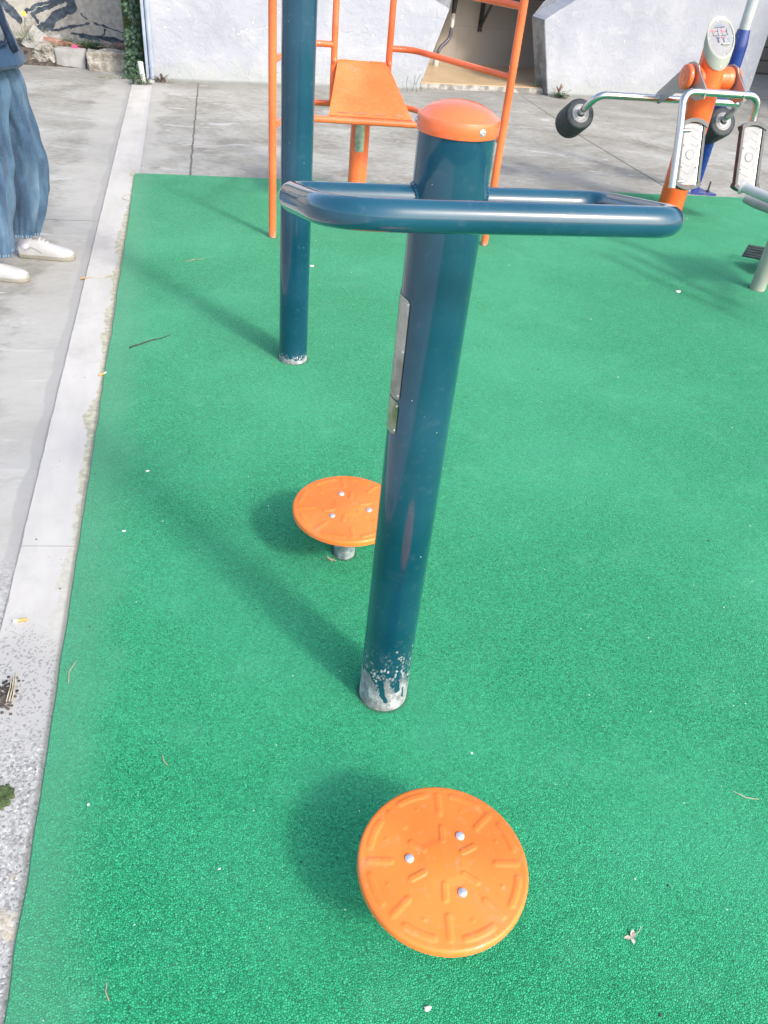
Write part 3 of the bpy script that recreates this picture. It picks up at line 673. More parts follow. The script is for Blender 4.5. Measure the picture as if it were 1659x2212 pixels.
def stepping_disc(x, y, rot, label):
    t = thing('stepping_disc', (x, y, 0), label, 'twist disc', 'round orange stepping discs beside the blue stand')
    bm = disc_mesh(); o = obj('disc', bm, M['disc'], None, at=(0, 0, 0), autosmooth=60); o.parent = t; o.location = (0, 0, DZ); o.rotation_euler = (0, 0, R_(rot))
    bm = bmesh.new(); lathe(bm, [(.030, -.01), (.0305, .02), (.030, .10), (.030, DZ - .012)], (x, y, 0), n=32); obj('stem', bm, M['stem'], t)
    bm = bmesh.new(); lathe(bm, [(.062, DZ - .030), (.064, DZ - .028), (.064, DZ - .009), (.06, DZ - .008)], (x, y, 0), n=40); obj('bearing_housing', bm, M['blackp'], t)
    for k in range(3):
        a = R_(rot + (45, 165, 288)[k]); rb = .061
        bm = bmesh.new(); lathe(bm, [(.0085, -.001), (.0083, .0015), (.0068, .0035), (.004, .0048), (0, .0052)], (x + rb * math.cos(a), y + rb * math.sin(a), DZ + .0004), n=20); obj('bolt', bm, M['bolt'], t)
stepping_disc(.362, .664, 0, 'orange ribbed stepping disc in front of the blue stand, whole and largest')
stepping_disc(.361, 1.703, 52, 'orange ribbed stepping disc half hidden behind the blue stand')
# straw wrapped round the rear stem
t = obj('dry_straw', (lambda b: ([blade(b, (.345 + random.uniform(-.03, .02), 1.668, .002), (random.uniform(-1, .6), -.2, random.uniform(.2, 1.2)), random.uniform(.03, .07), .0022, .2) for _ in range(7)], b)[1])(bmesh.new()), M['dry'], at=(.345, 1.67, 0)); tagit(t, 'few dry straws caught at the foot of the stem under the rear orange disc', 'straw')

# ---------------- tall blue post behind
FX, FY = .347, 2.932
t = thing('tall_blue_post', (FX, FY, 0), 'tall dark blue post behind the stand, rising out of the picture', 'post')
bm = bmesh.new(); tall_tube(bm, (FX, FY), .0565, -.01, 2.35, rings=50); obj('post', bm, M['navy_far'], t)
bm = bmesh.new(); lathe(bm, [(.058, 2.345), (.061, 2.345), (.061, 2.375), (.057, 2.38), (.04, 2.393), (0, 2.40)], (FX, FY, 0), n=48); obj('cap', bm, M['cap'], t)

# ---------------- orange climbing frame with sloping board
t = thing('climbing_frame', (1.0, 4.7, 0), 'orange tubular exercise frame with a sloping tapered board on a centre column', 'exercise frame')
FLx, FLy, FRx, FRy = .392, 4.385, 1.608, 4.322; RLx, RRx, RY = .799, 1.118, 5.05; fr = .0205
def part(name, fn, m, label=None):
    b = bmesh.new(); fn(b); o = obj(name, b, m, t)
    if label: o['label'] = label
    return o
for x, y in ((FLx, FLy), (FRx, FRy)):
    part('front_upright', lambda b: tube(b, [(x, y, -.01 + 2.3 * i / 24) for i in range(25)], fr, 20), M['frame'])
for x in (RLx, RRx):
    part('rear_upright', lambda b: tube(b, [(x, RY, .56 + 1.73 * i / 12) for i in range(13)], .0185, 20), M['frame'])
for z in (.56, .86, 1.17, 1.48, 1.8):
    part('side_rail', lambda b: tube(b, fillet([(FLx, FLy, z), (FLx + .04, FLy + .1, z), (RLx - .14, RY + .0, z), (RLx, RY, z)], .09), .0165, 16), M['frame'])
    part('side_rail', lambda b: tube(b, fillet([(FRx, FRy, z), (FRx - .05, FRy + .1, z), (RRx + .14, RY + .0, z), (RRx, RY, z)], .09), .0165, 16), M['frame'])
part('front_rail', lambda b: tube(b, [(.585, 4.70, .545), (1.36, 4.66, .545)], .0175, 20), M['frame'])
part('rear_rail', lambda b: tube(b, [(RLx, RY, .775), (RRx, RY, .775)], .012, 14), M['frame'])
def board(b):
    q = [Vector((.727, 4.700, .566)), Vector((1.196, 4.672, .566)), Vector((1.106, 5.045, .79)), Vector((.822, 5.045, .79))]
    nn = (q[1] - q[0]).cross(q[3] - q[0]).normalized(); NXb, NYb = 90, 90; G = []
    for j in range(NYb + 1):
        rw = []
        for i in range(NXb + 1):
            u, v = i / NXb, j / NYb; p = (q[0] * (1 - u) + q[1] * u) * (1 - v) + (q[3] * (1 - u) + q[2] * u) * v
            s, r = p.x * 22, v * .44 * 24; cx = round(s); h = 0
            for oi in (0, 1):                                   # tread-plate lozenges, alternating direction
                ss, r2 = s + .5 * oi, r + .5 * oi
                dx, dy = ss - round(ss), r2 - round(r2)
                wx, wy_ = (.30, .07) if oi == 0 else (.07, .30)
                h = max(h, 1 - (dx / wx) ** 2 - (dy / wy_) ** 2)
            p = p + nn * (.0022 * max(0, h)); rw.append(b.verts.new(p))
        G.append(rw)
    for j in range(NYb):
        for i in range(NXb): b.faces.new((G[j][i], G[j][i + 1], G[j + 1][i + 1], G[j + 1][i]))
    for e_ in (G[0], G[-1], [r[0] for r in G], [r[-1] for r in G]):
        lo = [b.verts.new(v.co - nn * .006) for v in e_]
        for k in range(len(e_) - 1): b.faces.new((e_[k], e_[k + 1], lo[k + 1], lo[k]))
bo = part('board', board, M['plate'])
for k in range(4):
    q4 = [Vector((.727, 4.700, .566)), Vector((1.196, 4.672, .566)), Vector((1.106, 5.045, .79)), Vector((.822, 5.045, .79))]; nb_ = (q4[1] - q4[0]).cross(q4[3] - q4[0]).normalized()
    def bp_(u, v): return (q4[0] * (1 - u) + q4[1] * u) * (1 - v) + (q4[3] * (1 - u) + q4[2] * u) * v + nb_ * .0018
    u0 = .10 + k * .225; b = bmesh.new(); poly_prism(b, [bp_(u0, .050), bp_(u0 + .135, .050), bp_(u0 + .135, .066), bp_(u0, .066)], nb_ * .001); obj('slot', b, M['redbrick'], bo, smooth=False)
for x in (.835, 1.01):
    b = bmesh.new(); box(b, (x, 5.036, .7855), (x + .075, 5.046, .7915), .001); obj('hinge_tab', b, M['plate'], bo, smooth=False)
part('centre_column', lambda b: tall_tube(b, (.963, 4.98), .057, -.01, .60, n=48), M['frame'])
cpl = curved_plate(t, 'label_plate', 231, 287, .33, .52, M['label'], 'dark label plate', c=(.963, 4.98), r=.057)
for a0, z in ((235, .345), (283, .345), (283, .43)):
    a = R_(a0); d = Vector((math.cos(a), math.sin(a), 0)); bolt(cpl, Vector((.963, 4.98, z)) + d * .0575, d, .003, .002, M['bolt'], 'rivet')
for s, x in ((-1, RLx), (1, RRx)):
    part('board_pin', lambda b: lathe(b, [(.011, 0), (.012, .002), (.012, .018), (.009, .02)], (x - s * .0, RY - .015, .785), (0, -1, .1), 16), M['frame'])

# ---------------- leg press machine with orange post
LX, LY, LR = 3.215, 5.10, .086
t = thing('leg_press_machine', (LX, LY, 0), 'leg press machine with orange post, slanted sign, white foot pedals and black foam rollers', 'exercise machine')
bm = bmesh.new(); n = 56; prev = None
def slant(x, y): return 1.028 + (y - LY) * 1.13 + (x - LX) * .15
lv = [-.01, .2, .4, .6, .75]
for z in lv:
    rg = [bm.verts.new((LX + LR * math.cos(2 * math.pi * i / n), LY + LR * math.sin(2 * math.pi * i / n), z)) for i in range(n)]
    if prev: bridge(bm, prev, rg)
    prev = rg
def srim(dz, r): 
    out = []
    for i in range(n):
        x, y = LX + r * math.cos(2 * math.pi * i / n), LY + r * math.sin(2 * math.pi * i / n); out.append((x, y, slant(x, y) + dz))
    return out
rg = [bm.verts.new(p) for p in srim(-.05, LR)]; bridge(bm, prev, rg); obj('post', bm, M['post_or'], t)
bm = bmesh.new(); rs = [[bm.verts.new(p) for p in srim(dz, r)] for dz, r in ((-.052, LR + .001), (-.052, LR + .005), (.012, LR + .006), (.016, LR + .004), (.016, LR - .004), (.008, LR - .006))]
for a, b in zip(rs, rs[1:]): bridge(bm, a, b)
bm.faces.new(rs[-1]); obj('sign_housing', bm, M['ivory'], t)
bm = bmesh.new(); rs = [[bm.verts.new(p) for p in srim(dz, r)] for dz, r in ((.0085, LR - .007), (.0105, LR - .008))]; bridge(bm, *rs); bm.faces.new(rs[-1]); sign = obj('sign_panel', bm, M['whitep'], t, smooth=False)
# pictograms and writing on the sign: local frame on the slanted plane
sx = Vector((1, 0, .15)).normalized(); sy = Vector((0, 1, 1.13)); sy = (sy - sx * sy.dot(sx)).normalized(); sn = sx.cross(sy).normalized()
SO = Vector((LX, LY, slant(LX, LY) + .0105))
def sp_(u, v, h=.0008): return SO + sx * u + sy * v + sn * h
def strokes(name, segs, w, m, par=None):
    b = bmesh.new()
    for (u0, v0, u1, v1) in segs:
        a, c = sp_(u0, v0), sp_(u1, v1); d_ = (c - a).normalized(); s_ = d_.cross(sn).normalized() * w * .5
        vs = [b.verts.new(q + sn * hh) for hh in (0, .0008) for q in (a - s_, a + s_, c + s_, c - s_)]
        b.faces.new(vs[4:]); b.faces.new((vs[0], vs[1], vs[5], vs[4])); b.faces.new((vs[2], vs[3], vs[7], vs[6]))
    return obj(name, b, m, par or sign, smooth=False)
def text_on_sign(name, body, u, v, size, m):
    cu = bpy.data.curves.new(name, 'FONT'); cu.body = body; cu.size = size; cu.align_x = 'CENTER'; cu.extrude = .0003
    tmp = bpy.data.objects.new('tmp', cu); col.objects.link(tmp); dg = bpy.context.evaluated_depsgraph_get()
    me = bpy.data.meshes.new_from_object(tmp.evaluated_get(dg)); bpy.data.objects.remove(tmp)
    me.materials.clear(); me.materials.append(m); o = bpy.data.objects.new(name, me); col.objects.link(o); o.parent = sign
    mt = Matrix((sx, sy, sn)).transposed().to_4x4(); mt.translation = sp_(u, v, .0008) - ROOT(sign); o.matrix_local = mt; return o
bars_ = []
def words(v, u0, u1, h, m, seed, name):
    """illegible small print: rows of short strokes as the photo resolves it"""
    rnd = random.Random(seed); seg = []; u = u0
    while u < u1:
        l = rnd.uniform(.003, .006); seg.append((u, v, min(u + l, u1), v)); u += l + .0012
    strokes(name, seg, h, m)
words(.078, -.030, .022, .0045, M['sky'], 1, 'sign_heading'); words(.066, -.036, .004, .0045, M['ash'], 2, 'sign_heading'); strokes('sign_heading', [(.006, .066, .038, .066)], .0060, M['ink'])
def figure(u, v, s, m1, m2):
    strokes('pictogram', [(u, v, u + .001, v + .020 * s), (u, v + .012 * s, u - .010 * s, v + .008 * s), (u + .001, v + .012 * s, u + .012 * s, v + .002 * s), (u + .012 * s, v + .002 * s, u + .018 * s, v + .006 * s)], .0026, m1)
    strokes('pictogram', [(u + .003, v, u + .005, v - .014 * s), (u - .004, v - .015 * s, u + .034 * s, v - .015 * s)], .0022, m2)
    strokes('pictogram', [(u + .030 * s, v + .018 * s, u + .029 * s, v + .002 * s), (u + .029 * s, v + .003 * s, u + .018 * s, v + .006 * s), (u + .029 * s, v, u + .030 * s, v - .014 * s)], .0028, M['navycloth'])
figure(-.050, .036, 1.25, M['red'], M['ink']); figure(.010, .032, 1.2, M['red'], M['ink'])
words(.012, -.042, .034, .0022, M['ash'], 3, 'sign_caption')
for u in (-.022, .014):
    strokes('pictogram', [(u, .004, u, -.006)], .009, M['red'] if u > 0 else M['ink']); strokes('pictogram', [(u - .003, -.006, u - .002, -.030), (u + .003, -.006, u + .004, -.030), (u - .008, .006, u - .013, -.004), (u + .008, .006, u + .013, -.004)], .0030, M['ink'])
b = bmesh.new(); c0 = sp_(.048, -.016, .0010)
for i in range(20):
    a0, a1 = 2 * math.pi * i / 20, 2 * math.pi * (i + .8) / 20
    q = [c0 + sx * r * math.cos(a) + sy * r * math.sin(a) for r, a in ((.0055, a0), (.0085, a0), (.0085, a1), (.0055, a1))]; b.faces.new([b.verts.new(p) for p in q])
obj('round_emblem', b, M['sky'], sign, smooth=False)
words(-.030, .040, .060, .003, M['sky'], 5, 'sign_caption')
b = bmesh.new(); mt = Matrix((sx, sy, sn)).transposed().to_4x4(); mt.translation = sp_(.022, -.044, .004); box(b, (-.026, -.005, -.004), (.026, .005, .004), .0012, mat=mt); obj('sign_clip', b, M['ivory'], sign)
words(-.056, .0, .034, .0018, M['ash'], 8, 'sign_caption')
for u, v in ((0, .108), (-.079, .005), (.079, .005), (0, -.108)): bolt(sign, sp_(u, v, 0), sn, .003, .002, M['bolt'], 'screw')
bolt(t, Vector((LX, LY - LR - .005, slant(LX, LY - LR) - .040)), (0, -1, 0), .004, .003, M['bolt'], 'screw')
# axle, hubs
HZ = .815
def hub(x0, s, m):
    b = bmesh.new(); lathe(b, [(.052, 0), (.066, .003), (.072, .010), (.073, .024), (.068, .034), (.060, .038), (.034, .038), (.033, .036), (.022, .036), (.020, .039), (0, .040)], (x0, LY, HZ), (s, 0, 0), 48); return obj('hub_cap', b, m, t)
PLX, PRX = 3.082, 3.358
hub(PLX - .006, -1, M['frame']); hub(PRX + .014, 1, M['frame'])
for s, x0, x1 in ((-1, LX - .06, PLX + .009), (1, LX + .06, PRX - .001)):
    b = bmesh.new(); L = abs(x1 - x0); lathe(b, [(.062, 0), (.064, L * .3), (.070, L * .6), (.072, L * .8), (.070, L)], (x0, LY, HZ), (s, 0, 0), 48); obj('bearing', b, M['post_or'], t)
# triangular swing plates
def plate(x, th):
    b = bmesh.new(); pts = []
    def P(y, z): pts.append(Vector((x, y, z)))
    for i in range(9):                                  # round top over the hub
        a = R_(200 - 220 * i / 8 + 0); P(LY - .082 * math.cos(R_(180) - a) * 1, HZ + .078 * math.sin(a) + .005)
    pts = []
    top_ = [(LY - .070, HZ + .045), (LY - .045, HZ + .075), (LY, HZ + .088), (LY + .045, HZ + .075), (LY + .075, HZ + .045)]
    pts = [Vector((x + (LY - y) * .17, y, z)) for y, z in top_ + [(5.375, .672), (5.385, .615), (5.33, .615), (5.20, .705), (5.10, .720), (5.03, .710), (4.985, .700), (4.965, .715), (4.925, .725), (4.925, .775)]]
    poly_prism(b, pts, (th, 0, 0)); bmesh.ops.triangulate(b, faces=[f for f in b.faces if len(f.verts) > 4]); return obj('swing_plate', b, M['grey'], t, smooth=False)
plate(PLX, .008); plate(PRX, .008)
tr = .023
FY_, FZ_ = 4.95, .757; RYY, RZZ = 5.355, .643
ft = fillet([(2.970, 4.755, .235), (2.972, 4.875, .60), (2.976, FY_, FZ_), (3.512, FY_, FZ_), (3.530, 4.955, .60), (3.530, 4.86, .30)], .085, 10)
b = bmesh.new(); tube(b, ft, tr, 24); obj('front_tube', b, M['steel'], t)
rt = fillet([(2.583, 5.52, .492), (2.578, 5.42, .56), (2.62, RYY, RZZ), (3.665, RYY, RZZ), (3.690, 5.44, .575), (3.682, 5.52, .492)], .085, 10)
b = bmesh.new(); tube(b, rt, tr, 24); obj('rear_tube', b, M['steel'], t)
for x in (PLX + .004, PRX + .004):
    for (y, z) in ((FY_, FZ_), (RYY, RZZ)):
        b = bmesh.new(); lathe(b, [(tr + .001, -.007), (tr + .004, -.006), (tr + .004, .006), (tr + .001, .007)], (x + (LY - y) * .17, y, z), (1, 0, 0), 28); obj('clamp_ring', b, M['steel'], t)
# foam rollers
rd = Vector((0.03, .87, -.50)).normalized()
for f in (Vector((2.583, 5.50, .50)), Vector((3.682, 5.50, .50))):
    b = bmesh.new(); pr = [(.03, 0), (.088, .0), (.099, .008), (.103, .022)]
    for k in range(12): pr += [(.103, .03 + k * .014), (.1015, .037 + k * .014)]
    pr += [(.100, .20), (.09, .21), (0, .212)]
    lathe(b, pr, f, rd, 48); ro = obj('foam_roller', b, M['foam'], t)
    b = bmesh.new(); lathe(b, [(.060, .001), (.060, -.003), (.050, -.006), (.047, -.004), (.040, -.004), (.038, -.007), (tr + .002, -.007)], f, rd, 40, cap0=False, cap1=False); obj('end_disc', b, M['whitep'], ro)
    for k in range(3):
        a = 2.1 * k + .5; u = rd.orthogonal().normalized(); v = rd.cross(u); bolt(ro, f + u * .044 * math.cos(a) + v * .044 * math.sin(a) - rd * .003, -rd, .003, .002, M['bolt'], 'screw')
# foot pedals (frame leaning, foot nearer to us)
def pedal(x0, x1):
    top_, bot_ = Vector((0, 4.90, .597)), Vector((0, 4.765, .245)); ydir = (top_ - bot_).normalized(); H = (top_ - bot_).length
    X = Vector((1, 0, 0)); N_ = X.cross(ydir).normalized(); 
    if N_.y > 0: N_ = -N_
    O = Vector(((x0 + x1) / 2, bot_.y, bot_.z)); W = x1 - x0
    mt = Matrix((X, ydir, -N_)).transposed().to_4x4(); mt.translation = O
    def bx(name, lo, hi, m, bev=.002, par=None, sm=False):
        b = bmesh.new(); box(b, lo, hi, bev, 2, mt); return obj(name, b, m, par or pd, smooth=sm)
    b = bmesh.new(); box(b, (-W * .35, .008, -.003), (W * .27, H - .008, .004), .002, 2, mt); cx = -W * .04
    for k in (1, 2, 3):
        for sgn in (1, -1):
            yb = H / 2 + sgn * (.045 + .046 * (k - 1)); yt = yb + sgn * .022
            for s in (-1, 1):
                p0 = Vector((cx, yt, .0)); p1 = Vector((cx + s * W * .26, yb, .0)); d_ = (p1 - p0).normalized(); q = Vector((-d_.y, d_.x, 0)) * .0042
                poly_prism(b, [mt @ (p + Vector((0, 0, -.0025))) for p in (p0 - q, p0 + q, p1 + q, p1 - q)], N_ * .0022)
    pd = obj('foot_pedal', b, M['whitep'], t, smooth=False)
    for k, (sx0, m) in enumerate(((-W * .42, M['blackp']), (W * .40, M['blackp']))):
        bx('pedal_rail', (sx0 - W * .05, .004, -.012), (sx0 + W * .05, H - .004, .022), m)
    bx('pedal_channel', (W * .27, .01, -.003), (W * .35, H - .01, .018), M['steel'])
    bx('pedal_edge', (W * .452, .012, -.006), (W * .47, H - .012, .022), M['ivory'])
    for sgn, yy in ((1, H), (-1, 0)):                    # curved rubber end caps
        b = bmesh.new(); pts = []
        N = 12
        for i in range(N + 1):
            u = -1 + 2 * i / N; pts.append((u * W * .5, yy + sgn * (.022 - .030 * u * u)))
        inn = [(p[0] * .93, p[1] - sgn * .024) for p in reversed(pts)]
        poly_prism(b, [mt @ Vector((p[0], p[1], -.018)) for p in pts + inn], -N_ * .05); obj('end_cap', b, M['blackp'], pd, smooth=False)
    # raised chevrons and centre disc
    b = bmesh.new(); lathe(b, [(.030, 0), (.029, .003), (.026, .004), (.0245, .0025), (0, .0025)], mt @ Vector((cx, H / 2, -.0028)), N_, 32); obj('centre_boss', b, M['whitep'], pd)
    for u in (-.31, .23):
        for v in (.30, .64): bolt(pd, mt @ Vector((W * u, H * v, -.003)), N_, .0035, .002, M['blackp'], 'screw')
    return pd
pedal(2.987, 3.172); pedal(3.414, 3.602)
for y, z, x2 in ((4.765, .27, 3.06), (4.865, .55, 3.06)):
    b = bmesh.new(); tube(b, [(2.97, y, z), (x2, y + .02, z)], .012, 10); obj('pedal_bracket', b, M['steel'], t)

# ---------------- cobalt and white pole behind the machine
t = thing('bolted_pole', (3.69, 5.64, 0), 'cobalt blue pole with white upper part bolted down behind the leg press machine', 'pole')
BX, BY = 3.70, 5.625
b = bmesh.new(); poly_prism(b, [(BX - .125, BY - .09, -.011), (BX + .125, BY - .12, -.011), (BX + .05, BY + .10, -.011), (BX - .10, BY + .11, -.011)], (0, 0, .014)); obj('base_plate', b, M['plateblue'], t, smooth=False)
b = bmesh.new(); lathe(b, [(.040, .002), (.042, .3), (.050, .6), (.055, .93), (.055, .96), (.042, 1.045), (.041, 1.05)], (BX, BY, 0), n=40); obj('lower_pole', b, M['cobalt'], t)
b = bmesh.new(); lathe(b, [(.036, 1.045), (.036, 2.6), (.03, 2.61), (0, 2.62)], (BX, BY, 0), n=32); obj('upper_pole', b, M['white'], t)
for dx, dy, hh in ((-.075, -.06, .04), (.078, -.07, .075), (0, .085, .04), (-.08, .08, .04)):
    b = bmesh.new(); lathe(b, [(.014, .0), (.014, .012), (.007, .013), (.007, hh)], (BX + dx, BY + dy, .003), n=6); obj('anchor_bolt', b, M['bolt'] if dx < 0 else M['darkmetal'], t, smooth=False)

# ---------------- white machine, mostly out of frame right
t = thing('white_sit_machine', (3.015, 3.685, 0), 'white tubular exercise machine cut by the right edge, with slatted footplate', 'exercise machine')
b = bmesh.new(); tube(b, [(3.012, 3.69, -.01), (3.012, 3.69, .25), (3.012, 3.69, .62), (3.02, 3.69, .9)], [.042, .041, .040, .038], 28); obj('leg', b, M['ivory'], t)
b = bmesh.new(); tube(b, [(3.55, 3.3, -.01), (3.55, 3.3, .5)], .04, 20); obj('leg', b, M['ivory'], t)
b = bmesh.new(); tube(b, [(2.655, 3.655, .546), (2.668, 3.645, .546), (2.672, 3.64, .546), (2.80, 3.26, .53), (3.0, 2.8, .51)], [.034, .034, .0235, .022, .022], 20); obj('grip_bar', b, M['white'], t)
b = bmesh.new(); tube(b, [(2.765, 3.73, .466), (2.79, 3.68, .466), (2.95, 3.25, .458), (3.05, 3.0, .45)], [.018, .026, .026, .026], 20); obj('grip_bar', b, M['whitep'], t)
b = bmesh.new(); tube(b, fillet([(2.95, 2.9, .5), (3.2, 3.3, .5), (3.02, 3.69, .56)], .1), .025, 16); obj('seat_support', b, M['ivory'], t)
b = bmesh.new(); box(b, (2.98, 3.30, .50), (3.36, 3.66, .55), .02); obj('seat', b, M['white'], t)
fp = None
b = bmesh.new(); box(b, (3.15, 3.84, .068), (3.42, 4.02, .076)); fp = obj('footplate', b, M['grey'], t, smooth=False)
b = bmesh.new()
for k in range(5):
    y = 3.80 + k * .055; a = Vector((3.07 + k * .035, y + .19 - k * .015, .082)); c = Vector((3.34 + k * .02, y + .03, .082)); tube(b, [a, c], .008, 8)
obj('slats', b, M['blackp'], fp)

# ================================================================= PERSON at the left edge
def person():
    t = thing('person', (-.93, 3.93, 0), 'person in wide blue jeans, blue ribbed sweater and white sneakers standing at the left edge', 'person')
    # continuous body by skin modifier
    J = {}
    pts = [('pelvis', (-.92, 3.93, .90), .12), ('waist', (-.925, 3.94, 1.05), .105), ('chest', (-.93, 3.95, 1.25), .12), ('neckb', (-.93, 3.95, 1.39), .06), ('neck', (-.925, 3.945, 1.44), .048), ('headb', (-.915, 3.94, 1.50), .068), ('head', (-.91, 3.935, 1.58), .085), ('crown', (-.915, 3.935, 1.64), .062),
           ('hipr', (-.90, 4.03, .84), .085), ('kneer', (-.865, 4.06, .47), .055), ('ankr', (-.835, 4.065, .12), .030), ('footr', (-.75, 4.045, .036), .014), ('heelr', (-.838, 4.065, .045), .024),
           ('hipl', (-.94, 3.83, .84), .085), ('kneel', (-.95, 3.80, .47), .055), ('ankl', (-.995, 3.80, .12), .030), ('footl', (-.90, 3.77, .036), .014), ('heell', (-.998, 3.80, .045), .024),
           ('shr', (-.93, 4.12, 1.35), .05), ('elr', (-.90, 4.20, 1.10), .038), ('wrr', (-.74, 4.10, 1.17), .026), ('palmr', (-.68, 4.06, 1.18), .026),
           ('shl', (-.93, 3.78, 1.35), .05), ('ell', (-.93, 3.70, 1.10), .038), ('wrl', (-.77, 3.78, 1.17), .026), ('palml', (-.71, 3.81, 1.18), .026)]
    for i, p in enumerate(pts): J[p[0]] = i
    E_ = [('pelvis', 'waist'), ('waist', 'chest'), ('chest', 'neckb'), ('neckb', 'neck'), ('neck', 'headb'), ('headb', 'head'), ('head', 'crown'), ('pelvis', 'hipr'), ('hipr', 'kneer'), ('kneer', 'ankr'), ('ankr', 'heelr'), ('heelr', 'footr'), ('pelvis', 'hipl'), ('hipl', 'kneel'), ('kneel', 'ankl'), ('ankl', 'heell'), ('heell', 'footl'), ('chest', 'shr'), ('shr', 'elr'), ('elr', 'wrr'), ('wrr', 'palmr'), ('chest', 'shl'), ('shl', 'ell'), ('ell', 'wrl'), ('wrl', 'palml')]
    V = [Vector(p[1]) for p in pts]; Rr = [p[2] for p in pts]; Ed = [(J[a], J[b]) for a, b in E_]
    for nm, dirv, side in (('palmr', Vector((.85, -.3, -.1)), 1), ('palml', Vector((.85, .3, -.1)), -1)):
        base = V[J[nm]]; dirv.normalize(); lat = Vector((0, 0, 1))
        for k, L in enumerate((.070, .080, .076, .060)):
            o_ = (k - 1.5) * .018; p0 = base + lat * -o_ + dirv * .03; p1 = p0 + dirv * L * .5; cur = Vector((-.02, -side * .03, 0)); p2 = p1 + dirv * L * .4 + cur
            i0 = len(V); V += [p0, p1, p2]; Rr += [.0095, .0085, .007]; Ed += [(J[nm], i0), (i0, i0 + 1), (i0 + 1, i0 + 2)]
        p0 = base + Vector((0, -side * .015, .022)); p1 = p0 + dirv * .03 + Vector((0, -side * .012, .012)); i0 = len(V); V += [p0, p1]; Rr += [.011, .009]; Ed += [(J[nm], i0), (i0, i0 + 1)]
    me = bpy.data.meshes.new('body'); me.from_pydata([tuple(v - ROOT(t)) for v in V], Ed, [])
    o = bpy.data.objects.new('tmp_body', me); col.objects.link(o)
    mod = o.modifiers.new('s', 'SKIN'); 
    for i, sv in enumerate(me.skin_vertices[0].data): sv.radius = (Rr[i], Rr[i]); sv.use_root = (i == 0)
    o.modifiers.new('u', 'SUBSURF').levels = 2; o.modifiers['u'].render_levels = 2
    dg = bpy.context.evaluated_depsgraph_get(); m2 = bpy.data.meshes.new_from_object(o.evaluated_get(dg)); bpy.data.objects.remove(o)
    for p in m2.polygons: p.use_smooth = True
    m2.materials.clear(); m2.materials.append(M['skin'])
    for v in m2.vertices:                                # nose, brow and chin pushed out of the head surface
        w_ = v.co + ROOT(t)
        for c, r, a in ((Vector((-.825, 3.925, 1.555)), .020, .022), (Vector((-.84, 3.925, 1.50)), .022, .010)):
            d = (w_ - c).length
            if d < r * 2: v.co.x += a * math.exp(-(d / r) ** 2)
    body = bpy.data.objects.new('body', m2); col.objects.link(body); body.parent = t
    for s in (-1, 1):
        b = bmesh.new(); rock(b, (-.833, 3.93 + s * .03, 1.578), (.010, .013, .007), 1, 0, 2, 0); obj('eye', b, M['eye'], t)
        b = bmesh.new(); rock(b, (-.915, 3.935 + s * .088, 1.56), (.018, .010, .030), 2, .1, 2, 0); obj('ear', b, M['skin'], t)
    b = bmesh.new(); rock(b, (-.828, 3.927, 1.522), (.010, .022, .006), 1, 0, 2, 0); obj('mouth', b, M['lip'], t)
    b = bmesh.new(); rock(b, (-.935, 3.936, 1.60), (.095, .098, .10), 3, .05, 3, 0)
    for v in b.verts:
        if v.co.x > -.87 and v.co.z < 1.62: v.co.x = -.875
        if v.co.z < 1.58 and v.co.x < -.90: v.co.z -= (1.58 - v.co.z) * 1.5
    obj('hair', b, M['hair'], t)
    # jeans: two wide legs + seat, one mesh
    def loft(b, secs, n=96, wr=.012, seed=0, cap=False):
        prev = None; rings = []
        for k, (c, rx, ry) in enumerate(secs):
            rg = []
            for i in range(n):
                a = 2 * math.pi * i / n; dx, dy = math.cos(a), math.sin(a)
                q = 1 + wr / max(rx, .01) * (noise.noise(Vector((dx * 2.2, dy * 2.2, c[2] * 2.6 + seed))) + .5 * noise.noise(Vector((dx * 5, dy * 5, c[2] * 7 + seed))))
                if wr > .03:                                 # cloth creases: long folds plus stacked wrinkles low on the leg
                    f1 = abs(noise.noise(Vector((dx * 2.4 + c[2] * 1.2, dy * 2.4, c[2] * 1.3 + seed * 2)))); f2 = abs(noise.noise(Vector((dx * 1.6, dy * 1.6, c[2] * 13 + dx * 2 + seed))))
                    q += .13 * (.22 - f1) + .05 * (.2 - f2) * max(0, 1 - c[2] / .5)
                rg.append(b.verts.new((c[0] + dx * rx * q, c[1] + dy * ry * q, c[2])))
            if prev: bridge(b, prev, rg)
            prev = rg; rings.append(rg)
        return rings
    def interp(keys, k=12):
        out = []
        for (c0, a0, b0), (c1, a1, b1) in zip(keys, keys[1:]):
            for j in range(k):
                u = j / k; u = u * u * (3 - 2 * u) * .5 + u * .5; out.append((tuple(c0[i] * (1 - u) + c1[i] * u for i in range(3)), a0 * (1 - u) + a1 * u, b0 * (1 - u) + b1 * u))
        out.append(keys[-1]); return out
    b = bmesh.new()
    keyR = [((-.845, 4.06, .105), .085, .078), ((-.835, 4.06, .16), .094, .085), ((-.812, 4.06, .30), .123, .10), ((-.80, 4.055, .47), .140, .115), ((-.808, 4.05, .60), .136, .118), ((-.83, 4.03, .74), .13, .115), ((-.86, 4.01, .86), .12, .11)]
    keyL = [((-.925, 3.795, .105), .088, .078), ((-.925, 3.795, .16), .096, .085), ((-.925, 3.80, .30), .122, .10), ((-.915, 3.81, .47), .138, .112), ((-.915, 3.83, .60), .138, .118), ((-.90, 3.86, .74), .14, .118), ((-.90, 3.89, .86), .13, .11)]
    r1 = loft(b, interp(keyR), seed=3, wr=.034); r2 = loft(b, interp(keyL), seed=9, wr=.034)
    seat = loft(b, interp([((-.885, 3.95, .74), .13, .19), ((-.885, 3.95, .84), .135, .185), ((-.90, 3.95, .94), .13, .17), ((-.91, 3.95, 1.02), .12, .15)]), seed=5)
